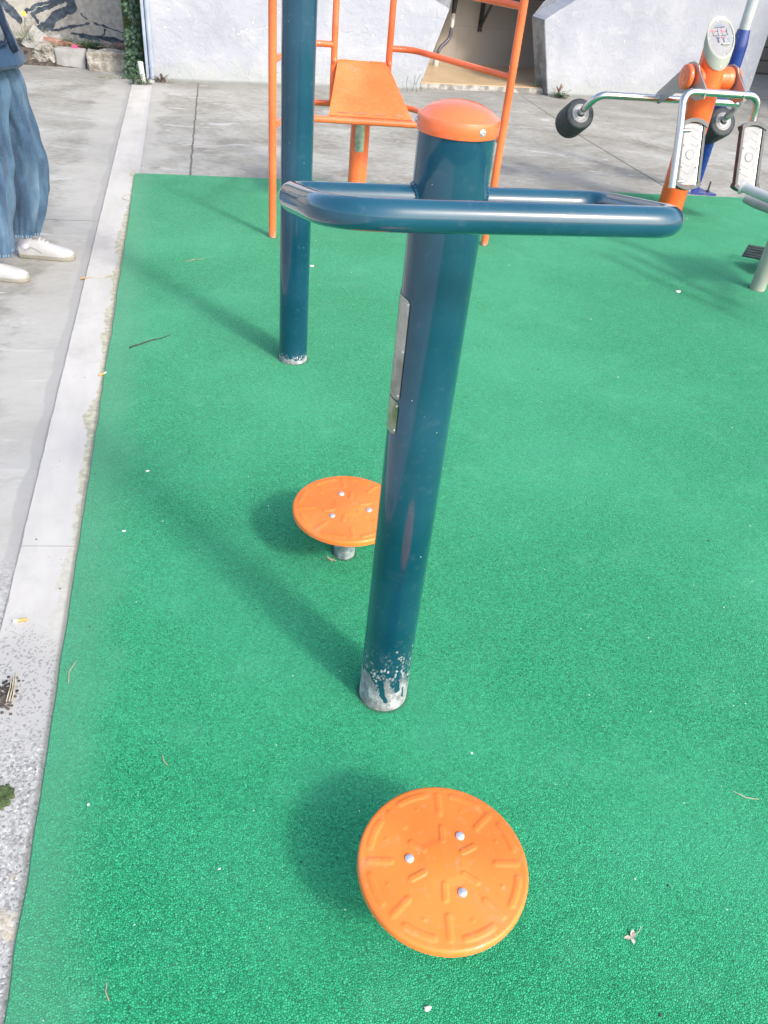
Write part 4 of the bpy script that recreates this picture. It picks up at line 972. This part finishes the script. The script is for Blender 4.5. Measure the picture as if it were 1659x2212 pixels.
    for rg in (r1[0], r2[0]):                             # turned hems: inner return
        cx = sum((v.co.x for v in rg)) / len(rg); cy = sum((v.co.y for v in rg)) / len(rg)
        inn = [b.verts.new((cx + (v.co.x - cx) * .93, cy + (v.co.y - cy) * .93, v.co.z)) for v in rg]; bridge(b, rg, inn)
        up = [b.verts.new((v.co.x, v.co.y, v.co.z + .12)) for v in inn]; bridge(b, inn, up)
    jo = obj('jeans', b, M['denim'], t, autosmooth=0, at=(-.93, 3.93, 0))
    b = bmesh.new(); rock(b, (-.857, 3.740, .215), (.013, .006, .026), 4, .12, 2, 0); pt = obj('patch', b, M['whitecloth'], jo); 
    # sweater body and sleeves
    b = bmesh.new(); loft(b, interp([((-.885, 3.955, .845), .205, .205), ((-.885, 3.955, .858), .215, .212), ((-.893, 3.955, .91), .198, .20), ((-.905, 3.955, 1.0), .180, .19), ((-.92, 3.95, 1.15), .165, .19), ((-.93, 3.95, 1.30), .15, .20), ((-.93, 3.95, 1.38), .10, .13), ((-.925, 3.945, 1.42), .062, .066)]), n=64, seed=1, wr=.012)
    sw = obj('sweater', b, M['knit'], t, autosmooth=0)
    b = bmesh.new(); tube(b, [(-.93, 4.10, 1.35), (-.91, 4.19, 1.20), (-.88, 4.20, 1.10), (-.80, 4.15, 1.11), (-.73, 4.10, 1.155)], [.075, .068, .062, .052, .042], 20); obj('sleeve', b, M['greycloth'], sw)
    b = bmesh.new(); tube(b, [(-.93, 3.80, 1.35), (-.94, 3.71, 1.20), (-.92, 3.69, 1.12), (-.84, 3.73, 1.12), (-.76, 3.78, 1.165)], [.075, .068, .062, .052, .042], 20); obj('sleeve', b, M['greycloth'], sw)
    for p in ((-.745, 4.105, 1.145), (-.775, 3.772, 1.155)):
        b = bmesh.new(); lathe(b, [(.044, -.012), (.047, -.01), (.047, .012), (.043, .014)], p, (.85, -.3 if p[1] > 4 else .35, 0), 20); obj('cuff', b, M['navycloth'], sw)
    # grey open vest with navy trim worn over the sweater, following the body
    def surf(a, z, off):
        secs = [(.80, -.885, 3.955, .21, .208), (.83, -.885, 3.955, .215, .212), (.90, -.893, 3.955, .198, .20), (1.0, -.905, 3.955, .180, .19), (1.15, -.92, 3.95, .165, .19), (1.30, -.93, 3.95, .15, .20), (1.38, -.93, 3.95, .10, .13)]
        for s0, s1 in zip(secs, secs[1:]):
            if z <= s1[0]: u = max(0, (z - s0[0]) / (s1[0] - s0[0])); q = [s0[i] * (1 - u) + s1[i] * u for i in range(5)]; break
        return Vector((q[1] + math.cos(a) * (q[3] + off), q[2] + math.sin(a) * (q[4] + off), z))
    def drape(name, lowfn, highfn, a0, a1, off, m, N=64, Kz=10):
        b = bmesh.new(); G = []
        for i in range(N + 1):
            a = a0 + (a1 - a0) * i / N; l, h = lowfn(a), highfn(a)
            G.append([b.verts.new(surf(R_(a), l + (h - l) * k / Kz, off + .004 * noise.noise(Vector((a * .05, k * .5, 0))))) for k in range(Kz + 1)])
        for i in range(N):
            for k in range(Kz): b.faces.new((G[i][k], G[i + 1][k], G[i + 1][k + 1], G[i][k + 1]))
        rb = bmesh.ops.solidify(b, geom=b.faces[:], thickness=.003); return obj(name, b, m, sw, autosmooth=0)
    # lower edge of the vest: level at the front-left, dropping to a point at the right side seam
    def low(a):
        # a measured in degrees, 270 faces the camera, 0/360 faces +x
        x = (a - 285) / 60
        return (.985 if x < -.1 else .985 - .060 * max(0, min(1, (x + .1) / .45)) + .05 * max(0, x - .75) * 4) + .006 * noise.noise(Vector((a * .25, 0, 0)))
    drape('vest', lambda a: low(a) + .012, lambda a: 1.37, 215, 336, .010, M['greycloth'])
    drape('vest_trim', lambda a: low(a), lambda a: low(a) + .018, 215, 337, .013, M['navycloth'], Kz=3)
    drape('vest_edge', lambda a: .90 + .0 * a, lambda a: 1.36, 337, 351, .013, M['navycloth'])
    drape('white_panel', lambda a: max(low(a) + .028, .985 + 0 * a), lambda a: 1.34 - (a - 225) / 60 * .10, 222, 283, .016, M['whitecloth'])
    # shoes with socks
    def shoe(ax, ay, yaw):
        c, s = math.cos(yaw), math.sin(yaw)
        def W(l, w_, z): return Vector((ax + c * l - s * w_, ay + s * l + c * w_, z))
        def outline(z, grow):
            P = []
            for l, wl, wr_ in ((-.055, .012, .012), (-.045, .028, .028), (0, .034, .032), (.05, .034, .030), (.10, .042, .036), (.15, .046, .040), (.185, .036, .036), (.205, .018, .022), (.211, .004, .006)): P.append((l, wl, wr_))
            L = [(l + (grow if l > .19 else (-grow if l < -.05 else 0)), w1 + grow) for l, w1, _ in P]; Rg = [(l + (grow if l > .19 else (-grow if l < -.05 else 0)), -w2 - grow) for l, _, w2 in reversed(P)]
            return [W(l, w_, z) for l, w_ in L + Rg]
        b = bmesh.new(); r_ = [[b.verts.new(p) for p in outline(z, g)] for z, g in ((-.0105, -.002), (-.006, .001), (.010, .0015), (.014, -.002))]; b.faces.new(r_[0])
        for p, q in zip(r_, r_[1:]): bridge(b, p, q)
        b.faces.new(r_[-1]); so = obj('sole', b, M['sole'], t)
        b = bmesh.new(); secs = []; n = 24; prev = None
        for l, hw, h in ((-.054, .014, .050), (-.045, .027, .064), (-.02, .033, .070), (.02, .034, .074), (.055, .035, .068), (.09, .038, .054), (.13, .043, .042), (.165, .041, .033), (.19, .031, .027), (.205, .016, .020)):
            rg = []
            for i in range(n):
                a = math.pi * i / (n - 1); rg.append(b.verts.new(W(l, hw * math.cos(a) * (1 - .06 * math.sin(a)), .010 + h * math.sin(a) ** .75)))
            if prev:
                for i in range(n - 1): b.faces.new((prev[i], prev[i + 1], rg[i + 1], rg[i]))
            else: b.faces.new(rg)
            prev = rg
        b.faces.new(list(reversed(prev))); up = obj('shoe_upper', b, M['shoe'], t)
        for l in (.055, .072, .089):
            b = bmesh.new(); hh = .013 + (.068 if l < .06 else .061 if l < .08 else .054); tube(b, [W(l, .024, hh - .014), W(l, .012, hh - .001), W(l, 0, hh + .002), W(l, -.012, hh - .001), W(l, -.024, hh - .014)], .0022, 8); obj('lace', b, M['sock'], up)
        b = bmesh.new(); tube(b, [W(.115, .040, .020), W(.118, .028, .045), W(.120, 0, .0535), W(.118, -.028, .045), W(.115, -.040, .020)], .0017, 6); obj('toe_seam', b, M['greycloth'], up)
        b = bmesh.new(); tube(b, [W(-.02, -.034, .028), W(.02, -.036, .050), W(.045, -.034, .038), W(.07, -.038, .024)], .0014, 6); obj('side_stitching', b, M['greycloth'], up)
        b = bmesh.new(); tube(b, [W(-.054, -.012, .02), W(-.056, 0, .05), W(-.054, .012, .02)], .006, 8); obj('heel_tab', b, M['greycloth'], up)
        b = bmesh.new(); tube(b, [W(-.014, 0, .04), W(-.012, 0, .078), W(-.012, 0, .092)], [.034, .036, .0365], 24); obj('sock', b, M['sock'], t)
    shoe(-.815, 4.065, R_(-9)); shoe(-.985, 3.80, R_(-12))
    return t
person()

# ================================================================= SMALL THINGS along the wall
def single(name, fn, m, at_, label, cat, group=None, smooth=True):
    b = bmesh.new(); fn(b); o = obj(name, b, m, None, smooth=smooth, at=at_); return tagit(o, label, cat, group)
def noisy_block(b, lo, hi, amp, fr_, seed, sub=16):
    g = box(b, lo, hi, .012, 2)
    bmesh.ops.subdivide_edges(b, edges=b.edges[:], cuts=3, use_grid_fill=True)
    for v in b.verts:
        q = v.co * fr_ + Vector((seed, 0, 0)); v.co += Vector((noise.noise(q), noise.noise(q + Vector((9, 0, 0))), noise.noise(q + Vector((0, 9, 0))))) * amp
def rotz(fn, ang, c):
    def f(b):
        fn(b); bmesh.ops.rotate(b, verts=b.verts[:], cent=c, matrix=Matrix.Rotation(ang, 3, 'Z'))
    return f
single('cement_block', rotz(lambda b: noisy_block(b, (-1.265, 9.13, -.02), (-.99, 9.26, .145), .006, 14, 2), R_(-8), (-1.13, 9.2, 0)), M['kerbblock'], (-1.13, 9.2, 0), 'smooth grey cement block between the lumpy stone and the long broken block', 'block')
single('broken_block', rotz(lambda b: noisy_block(b, (-.972, 9.03, -.02), (-.60, 9.20, .155), .022, 17, 5), R_(6), (-.79, 9.1, 0)), M['rubble'], (-.79, 9.1, 0), 'long broken pale stone block with rough face, nearest to the ivy', 'block')
single('lumpy_stone', lambda b: rock(b, (-1.37, 9.24, .065), (.105, .08, .095), 4, .5, 4, .3), M['rubble'], (-1.37, 9.24, 0), 'lumpy mottled stone left of the smooth cement block', 'stone')
single('stone_slab', lambda b: box(b, (-.10, -.025, -.11), (.10, .025, .11), .01, mat=Matrix.Translation((-1.46, 9.38, .15)) @ Matrix.Rotation(R_(38), 4, 'Y') @ Matrix.Rotation(R_(-25), 4, 'X')), M['kerbblock'], (-1.46, 9.38, 0), 'pale broken slab leaning on the bank beside the person', 'slab')
single('red_brick_beam', lambda b: box(b, (-.20, -.04, -.035), (.20, .04, .035), .01, mat=Matrix.Translation((-1.20, 9.42, .135)) @ Matrix.Rotation(R_(10), 4, 'Y')), M['redbrick'], (-1.2, 9.42, 0), 'dusty red brick edge lying behind the cement block', 'brick')
single('upright_stone', lambda b: rock(b, (-1.53, 9.62, .20), (.07, .05, .13), 12, .3, 3, .6), M['rubble'], (-1.5, 9.62, .1), 'upright grey stone under the yellow flower', 'stone')
single('broken_tile', lambda b: rock(b, (-1.33, 9.62, .15), (.085, .05, .05), 21, .3, 3, .8), M['kerbblock'], (-1.33, 9.55, .1), 'pale grey fragment on top of the bank behind the lumpy stone', 'stone')
for i, (x, y, z, s, lb) in enumerate(((-.66, 9.6, .12, .05, 'brownish stone half buried near the ivy foot'), (-.80, 9.40, .11, .035, 'small grey stone in the weeds behind the broken block'), (-.93, 9.6, .12, .04, 'small dark stone in the weeds behind the block gap'))):
    single('bank_stone', lambda b: rock(b, (x, y, z), (s * 1.4, s, s * .8), 30 + i, .4, 3, .4), M['redbrick'] if i == 0 else M['rubble'], (x, y, z - s), lb, 'stone')
def tuft(b, c, n, L, w, spread=.6, rad=.06):
    for _ in range(n):
        p = Vector(c) + Vector((random.uniform(-rad, rad), random.uniform(-rad, rad), 0)); blade(b, p, (random.gauss(0, spread), random.gauss(0, spread), 1), L * random.uniform(.5, 1.15), w, random.uniform(.2, .9))
single('grass_tuft', lambda b: tuft(b, (-1.30, 9.36, .09), 130, .16, .005, .8, .08), M['drygrass'], (-1.3, 9.34, .1), 'grey green grass tuft above the lumpy stone', 'grass')
single('grass_tuft', lambda b: tuft(b, (-1.49, 9.50, .10), 160, .26, .005, .45, .09), M['drygrass'], (-1.49, 9.5, .1), 'tall dry grass clump carrying the yellow flower', 'grass')
single('grass_tuft', lambda b: tuft(b, (-1.50, 9.27, .02), 70, .12, .006, .9, .09), M['dry'], (-1.5, 9.27, 0), 'dead brown grass at the foot of the bank beside the person', 'grass')
def weed(b, c, n, L, lf, spread=.5, k=5):
    for _ in range(n):
        d = Vector((random.gauss(0, spread), random.gauss(0, spread), 1)).normalized(); p0 = Vector(c) + Vector((random.uniform(-.05, .05) * (1 + n / 30), random.uniform(-.05, .12) * (n > 30) + random.uniform(-.03, .03), 0)); l = L * random.uniform(.5, 1.1); tube(b, [p0, p0 + d * l * .5, p0 + d * l + Vector((d.x, d.y, -.1)) * l * .2], [.0022, .0018, .001], 5)
        for j in range(k):
            q = p0 + d * l * (j + 1) / (k + 1); a = random.uniform(0, 6.28); leaf(b, q, (math.cos(a), math.sin(a), .35), lf * random.uniform(.6, 1.2), lf * .4)
single('flowering_weed', lambda b: weed(b, (-1.05, 9.42, .09), 40, .15, .05, .8), M['green'], (-1.05, 9.4, .1), 'leafy weed with one bright pink flower behind the cement blocks', 'plant')
pf = bpy.data.objects['flowering_weed']
def flower(c, r, m, par, nd=(0, -1, .3)):
    b = bmesh.new(); nd = Vector(nd).normalized(); u = nd.orthogonal().normalized(); v = nd.cross(u)
    for k in range(6):
        a = k * math.pi / 3; leaf(b, c, (u * math.cos(a) + v * math.sin(a)) + nd * .3, r, r * .85, nd)
    obj('blossom', b, m, par)
flower((-1.085, 9.20, .150), .026, M['pink'], pf)
b = bmesh.new(); tube(b, [(-1.06, 9.38, .14), (-1.075, 9.28, .165), (-1.085, 9.205, .15)], .002, 6); obj('stalk', b, M['green'], pf)
single('low_weed', lambda b: weed(b, (-.86, 9.45, .07), 44, .13, .045, 1.0), M['ivy'], (-.86, 9.42, .1), 'dark low weed behind the long broken block', 'plant')
single('low_weed', lambda b: weed(b, (-.68, 9.42, .06), 44, .14, .045, .9), M['ivy'], (-.68, 9.36, .1), 'dark weed tangled with dead stems between the broken block and the ivy', 'plant')
single('dead_stems', lambda b: [tube(b, [(-.72 + random.uniform(-.12, .1), 9.33, .10), (-.72 + random.uniform(-.16, .14), 9.30, .15 + random.uniform(0, .05)), (-.72 + random.uniform(-.2, .18), 9.28, .16 + random.uniform(0, .1))], .0025, 5) for _ in range(14)], M['deadleaf'], (-.72, 9.33, .1), 'tangle of dead brown stems right of the pink flower', 'stems')
single('flowering_grass', lambda b: weed(b, (-1.53, 9.30, .16), 8, .2, .03, .25), M['drygrass'], (-1.53, 9.3, .1), 'thin upright weed topped by a yellow flower beside the person', 'plant')
flower((-1.506, 9.20, .405), .024, M['yellow'], bpy.data.objects['flowering_grass'])
b = bmesh.new(); tube(b, [(-1.53, 9.30, .16), (-1.515, 9.25, .30), (-1.506, 9.205, .40)], .002, 6); obj('stalk', b, M['drygrass'], bpy.data.objects['flowering_grass'])
def ivy(b):
    for _ in range(1000):
        z = random.uniform(0, 1) ** 1.1 * 1.5; hw = .055 + .045 * math.exp(-z * 4) + .02 * noise.noise(Vector((z * 5, 0, 0))); x = -.515 + random.uniform(-hw, hw * .8); y = 8.86 + random.uniform(-.07, .05) - .10 * math.exp(-z * 5)
        if noise.noise(Vector((x * 12, 0, z * 8))) < -.28: continue
        a = random.uniform(0, 6.28); leaf(b, (x, y, z), (math.cos(a), -.5 + random.gauss(0, .3), math.sin(a) * .8), random.uniform(.025, .05), random.uniform(.018, .035), (0, -1, .3))
single('ivy', ivy, M['ivy'], (-.5, 8.9, 0), 'dark green ivy climbing the gap at the left end of the white wall', 'ivy')
single('bank_weeds', lambda b: [tuft(b, (-1.25 + .07 * k, 9.55 + random.uniform(-.1, .25), .09), 34, .11, .006, 1.0, .07) for k in range(10)], M['ivy'], (-.9, 9.6, .08), 'matted dark green weeds along the foot of the painted plaster wall', 'weeds')['kind'] = 'stuff'
def vine(b):
    tube(b, [(-.50, 8.80, 1.6), (-.505, 8.80, .9), (-.50, 8.80, .45), (-.505, 8.80, .30)], .006, 8)
single('hanging_cable', vine, M['twig'], (-.5, 8.8, .3), 'thin dark cable hanging down over the ivy', 'cable')
single('moss_backing', lambda b: box(b, (-.60, 8.955, -.02), (-.435, 9.05, 1.7), .01), M['moss'], (-.52, 9.0, 0), 'mossy green pillar behind the ivy at the wall end', 'pillar', smooth=False)
t = thing('downpipe', (-.38, 8.65, 0), 'blue grey downpipe and flashing on the left end of the white wall', 'pipe')
b = bmesh.new(); box(b, (-.412, 8.64, .0), (-.386, 8.95, 3.6), .004); obj('flashing', b, M['downpipe'], t, smooth=False)
b = bmesh.new(); tube(b, [(-.358, 8.655, -.01), (-.358, 8.655, 1), (-.358, 8.655, 3.6)], .024, 20); obj('pipe', b, M['downpipe'], t)
for z in (.12, .9, 1.9):
    b = bmesh.new(); lathe(b, [(.0245, -.012), (.028, -.011), (.028, .011), (.0245, .012)], (-.358, 8.655, z), n=20); obj('pipe_bracket', b, M['downpipe'], t)
single('pipe_stub', lambda b: tube(b, [(-.432, 8.50, -.012), (-.445, 8.52, .09), (-.452, 8.535, .17), (-.452, 8.535, .172)], [.024, .024, .025, .020], 20), M['pvc'], (-.43, 8.5, 0), 'short white plastic pipe stub leaning at the end of the cement strip', 'pipe')
single('stub_weed', lambda b: (weed(b, (-.475, 8.47, -.01), 12, .15, .04, .4), tuft(b, (-.46, 8.49, -.01), 25, .14, .004, .5, .03)), M['green'], (-.475, 8.47, 0), 'green weed growing round the white pipe stub', 'plant')
single('withered_plant', lambda b: [leaf(b, (-.27 + random.uniform(-.05, .05), 8.64, -.01), (random.gauss(0, .6), random.gauss(-.2, .3), 1), random.uniform(.05, .13), .03) for _ in range(14)], M['deadleaf'], (-.27, 8.64, 0), 'withered brown plant at the foot of the white wall beside the downpipe', 'plant')
single('corner_pebble', lambda b: rock(b, (-.375, 8.54, .01), (.03, .025, .022), 8, .3, 2), M['kerbblock'], (-.375, 8.54, 0), 'small white pebble at the foot of the downpipe', 'pebble')
single('wall_weed', lambda b: weed(b, (3.99, 9.10, -.01), 14, .10, .05, .8), M['green'], (3.99, 9.1, 0), 'small green weed with reddish stalk at the right foot of the moon gate', 'plant')
b = bmesh.new(); [leaf(b, (3.96, 9.10, .03), (random.gauss(0, .4), -.2, 1), random.uniform(.08, .14), .025) for _ in range(5)]; obj('red_leaves', b, M['redbrick'], bpy.data.objects['wall_weed'])
single('step_weed', lambda b: tuft(b, (3.78, 9.33, .045), 26, .10, .004, .5, .03), M['drygrass'], (3.78, 9.33, .04), 'thin grass tuft on the tan floor against the right jamb', 'grass')
single('wall_twigs', lambda b: [tube(b, [(2.20 + .05 * k, 8.93, -.01), (2.21 + .05 * k + random.uniform(-.03, .03), 8.925, .07), (2.23 + .05 * k + random.uniform(-.05, .05), 8.92, .07 + random.uniform(.02, .09))], .0022, 5) for k in range(4)], M['twig'], (2.25, 8.93, 0), 'few thin dark twigs growing at the wall foot left of the moon gate', 'twigs')
def runner(b):
    p = Vector((-.86, 8.70, -.008)); 
    for i in range(12):
        q = p + Vector((.032, random.uniform(-.01, .006), random.uniform(-.002, .004))); tube(b, [p, q], .002, 5)
        for _ in range(3): blade(b, q, (random.gauss(0, 1), random.gauss(0, .6), random.uniform(.2, 1.2)), random.uniform(.03, .08), .004, .4)
        p = q
single('creeping_grass', runner, M['drygrass'], (-.7, 8.66, 0), 'runner of creeping grass on the concrete in front of the long broken block', 'grass')

# ================================================================= LITTER on the ground
def butt(c, yaw, L, label, z=.0, burnt=True):
    t = thing('cigarette_butt', c, label, 'cigarette butt', 'dropped cigarette butts')
    d = Vector((math.cos(yaw), math.sin(yaw), 0)); p = Vector(c) + Vector((0, 0, .0042))
    b = bmesh.new(); tube(b, [p, p + d * L * .68], .004, 14); obj('filter', b, M['filter'], t)
    b = bmesh.new(); tube(b, [p + d * L * .68, p + d * L], [.0041, .0039], 14); pp = obj('paper', b, M['paper'], t)
    if burnt:
        b = bmesh.new(); tube(b, [p + d * L, p + d * (L + .002)], [.0036, .002], 12); obj('ash_tip', b, M['ash'], pp)
butt((-.480, 1.532, -.006), R_(186), .032, 'orange and white cigarette butt on the strip at the left edge of the picture')
butt((-.404, 2.815, -.006), R_(42), .034, 'cigarette butt touching the edge of the green rubber further up the strip', burnt=False)
def drytip(b):
    c = Vector((.726, .549, .001))
    for a, L, w_, up in ((20, .013, .007, 1.3), (60, .015, .009, .8), (170, .016, .008, .25), (262, .012, .008, .4)):
        leaf(b, c, (math.cos(R_(a)), math.sin(R_(a)), up), L, w_)
    tube(b, [c, c + Vector((.018, .008, .004)), c + Vector((.024, .014, .006))], .0008, 5)
single('dry_leaf', drytip, M['paleleaf'], (.726, .549, 0), 'pale crumpled dry leaf on the green rubber in the lower right corner', 'leaf')
single('long_twig', lambda b: tube(b, [(-.300, 3.036, .003), (-.292, 3.046, .004), (-.27, 3.060, .004), (-.22, 3.10, .005), (-.18, 3.115, .005), (-.142, 3.150, .006)], [.0048, .0030, .0028, .0024, .0018, .001], 8), M['twig'], (-.3, 3.04, 0), 'long dark twig on the green rubber left of the tall blue post', 'twig')
t = thing('leaf_on_stalk', (-.5, 3.79, -.006), 'yellow leaf with thin stalk and dried seed heads lying across the cement strip', 'leaf')
b = bmesh.new(); leaf(b, (-.527, 3.782, -.004), (-1, -.12, .05), .038, .022); obj('leaf_blade', b, M['filter'], t)
b = bmesh.new(); tube(b, fillet([(-.53, 3.783, -.003), (-.50, 3.786, -.001), (-.46, 3.78, -.002), (-.425, 3.812, -.001)], .01), .0012, 6); obj('stalk', b, M['dry'], t)
b = bmesh.new(); [leaf(b, (-.43, 3.80, -.003), (random.gauss(0, 1), random.gauss(0, 1), .4), .018, .006) for _ in range(6)]; obj('seed_head', b, M['paleleaf'], t)
single('curved_straw', lambda b: tube(b, fillet([(-.385, 5.10, .003), (-.435, 5.06, -.003), (-.44, 5.0, -.003), (-.39, 4.95, .003)], .05), .0016, 6), M['dry'], (-.42, 5.03, 0), 'thin curved straw on the strip near the far left corner of the rubber', 'straw')
def straws():
    L = [((.300 + .146, 3.60), 75, .075, 'pale straw standing out beside the foot of the tall blue post'), ((-.075, 3.99), 25, .10, 'fine straw on the rubber between the left kerb and the tall blue post'), ((-.13, 1.05), 110, .03, 'tiny straw near the kerb edge below the stand'), ((1.148, .78), 150, .055, 'thin pale straw at the right edge of the picture'), ((-.357, 1.305), 80, .07, 'bent straw lodged in the seam between strip and rubber'), ((-.22, .60), 100, .030, 'bent pale straw at the bottom left on the rubber')]
    for (x, y), a, l, lb in L:
        d = Vector((math.cos(R_(a)), math.sin(R_(a)), 0)); p = Vector((x, y, .0025)); s = Vector((-d.y, d.x, 0)) * l * .12
        single('straw', lambda b: tube(b, [p, p + d * l * .5 + s, p + d * l], [.0011, .0010, .0005], 6), M['dry'], (x, y, 0), lb, 'straw', 'straws scattered on the green rubber')
straws()
def scatter(b, n, xr, yr, s0, s1, z=.001, seed=3):
    rnd = random.Random(seed)
    for _ in range(n):
        u = rnd.random(); y = yr[0] + (yr[1] - yr[0]) * u ** 1.2; x = rnd.uniform(*xr); s = rnd.uniform(s0, s1) * (rnd.random() ** 2 + .35)
        g = bmesh.ops.create_icosphere(b, subdivisions=1, radius=1)['verts']; k = rnd.uniform(.5, 1.3); a = rnd.uniform(0, 3.1)
        for v in g:
            q = Vector((v.co.x * s * k, v.co.y * s, v.co.z * s * .6)); v.co = Vector((x + q.x * math.cos(a) - q.y * math.sin(a), y + q.x * math.sin(a) + q.y * math.cos(a), z + q.z))
o = single('grit', lambda b: scatter(b, 300, (-.37, 4.6), (.4, 5.3), .0010, .0030), M['crumb'], (0, 0, 0), 'pale grit and crumbs scattered over the green rubber', 'grit', smooth=False); o['kind'] = 'stuff'
o = single('dark_grit', lambda b: scatter(b, 260, (-.37, 3.2), (.4, 4.5), .0012, .0032, seed=5), M['twig'], (0, 0, 0), 'dark bits scattered over the green rubber', 'grit', smooth=False); o['kind'] = 'stuff'
for (x, y, s, lb) in ((2.494, 3.643, .016, 'white flake on the rubber left of the white machine leg'), (.555, 3.95, .012, 'white flake on the rubber beside the orange frame, left of its centre'), (.312, .497, .007, 'white flake at the bottom edge below the near disc'), (-.205, 2.16, .007, 'white pebble on the rubber left of the rear disc'), (-.262, 1.86, .006, 'white pebble near the kerb left of the rear disc, closer to us')):
    single('white_flake', lambda b: rock(b, (x, y, .003), (s, s * .6, s * .35), x * 10, .4, 2), M['crumb'], (x, y, 0), lb, 'flake', 'white flakes on the green rubber')
def moss(b):
    for _ in range(150):
        a = random.uniform(0, 6.28); r = random.random() ** .6 * .026; rock(b, (-.462 + r * math.cos(a), 1.025 + r * math.sin(a) * 1.1, -.004), (.005, .005, .004), random.random() * 9, .3, 1, 0)
single('moss_clump', moss, M['moss'], (-.46, 1.02, -.006), 'dark green moss clump on the worn end of the strip at the left edge', 'moss')
single('moss_clump', lambda b: [rock(b, (-.505 + random.gauss(0, .010), 1.095 + random.gauss(0, .02), -.004), (.005, .005, .004), random.random() * 9, .3, 1, 0) for _ in range(70)], M['moss'], (-.505, 1.095, -.006), 'smaller moss patch above the large moss clump, cut by the left edge', 'moss')
def dirt(b):
    for _ in range(90): rock(b, (-.492 + random.gauss(0, .010), 1.295 + random.gauss(0, .022), -.0045), (.004, .004, .002), random.random() * 9, .4, 1, 0)
single('dirt_clod', dirt, M['soil'], (-.49, 1.3, -.006), 'crumbled dark dirt clod on the strip at the left edge', 'dirt')
single('clod_straws', lambda b: [tube(b, [(-.487 + .006 * k, 1.27, .0), (-.484 + .005 * k, 1.31, .003), (-.486 + .004 * k, 1.335 + .01 * k, .001)], .0012, 6) for k in range(3)], M['dry'], (-.487, 1.3, 0), 'two or three pale straws over the dirt clod at the left edge', 'straw')
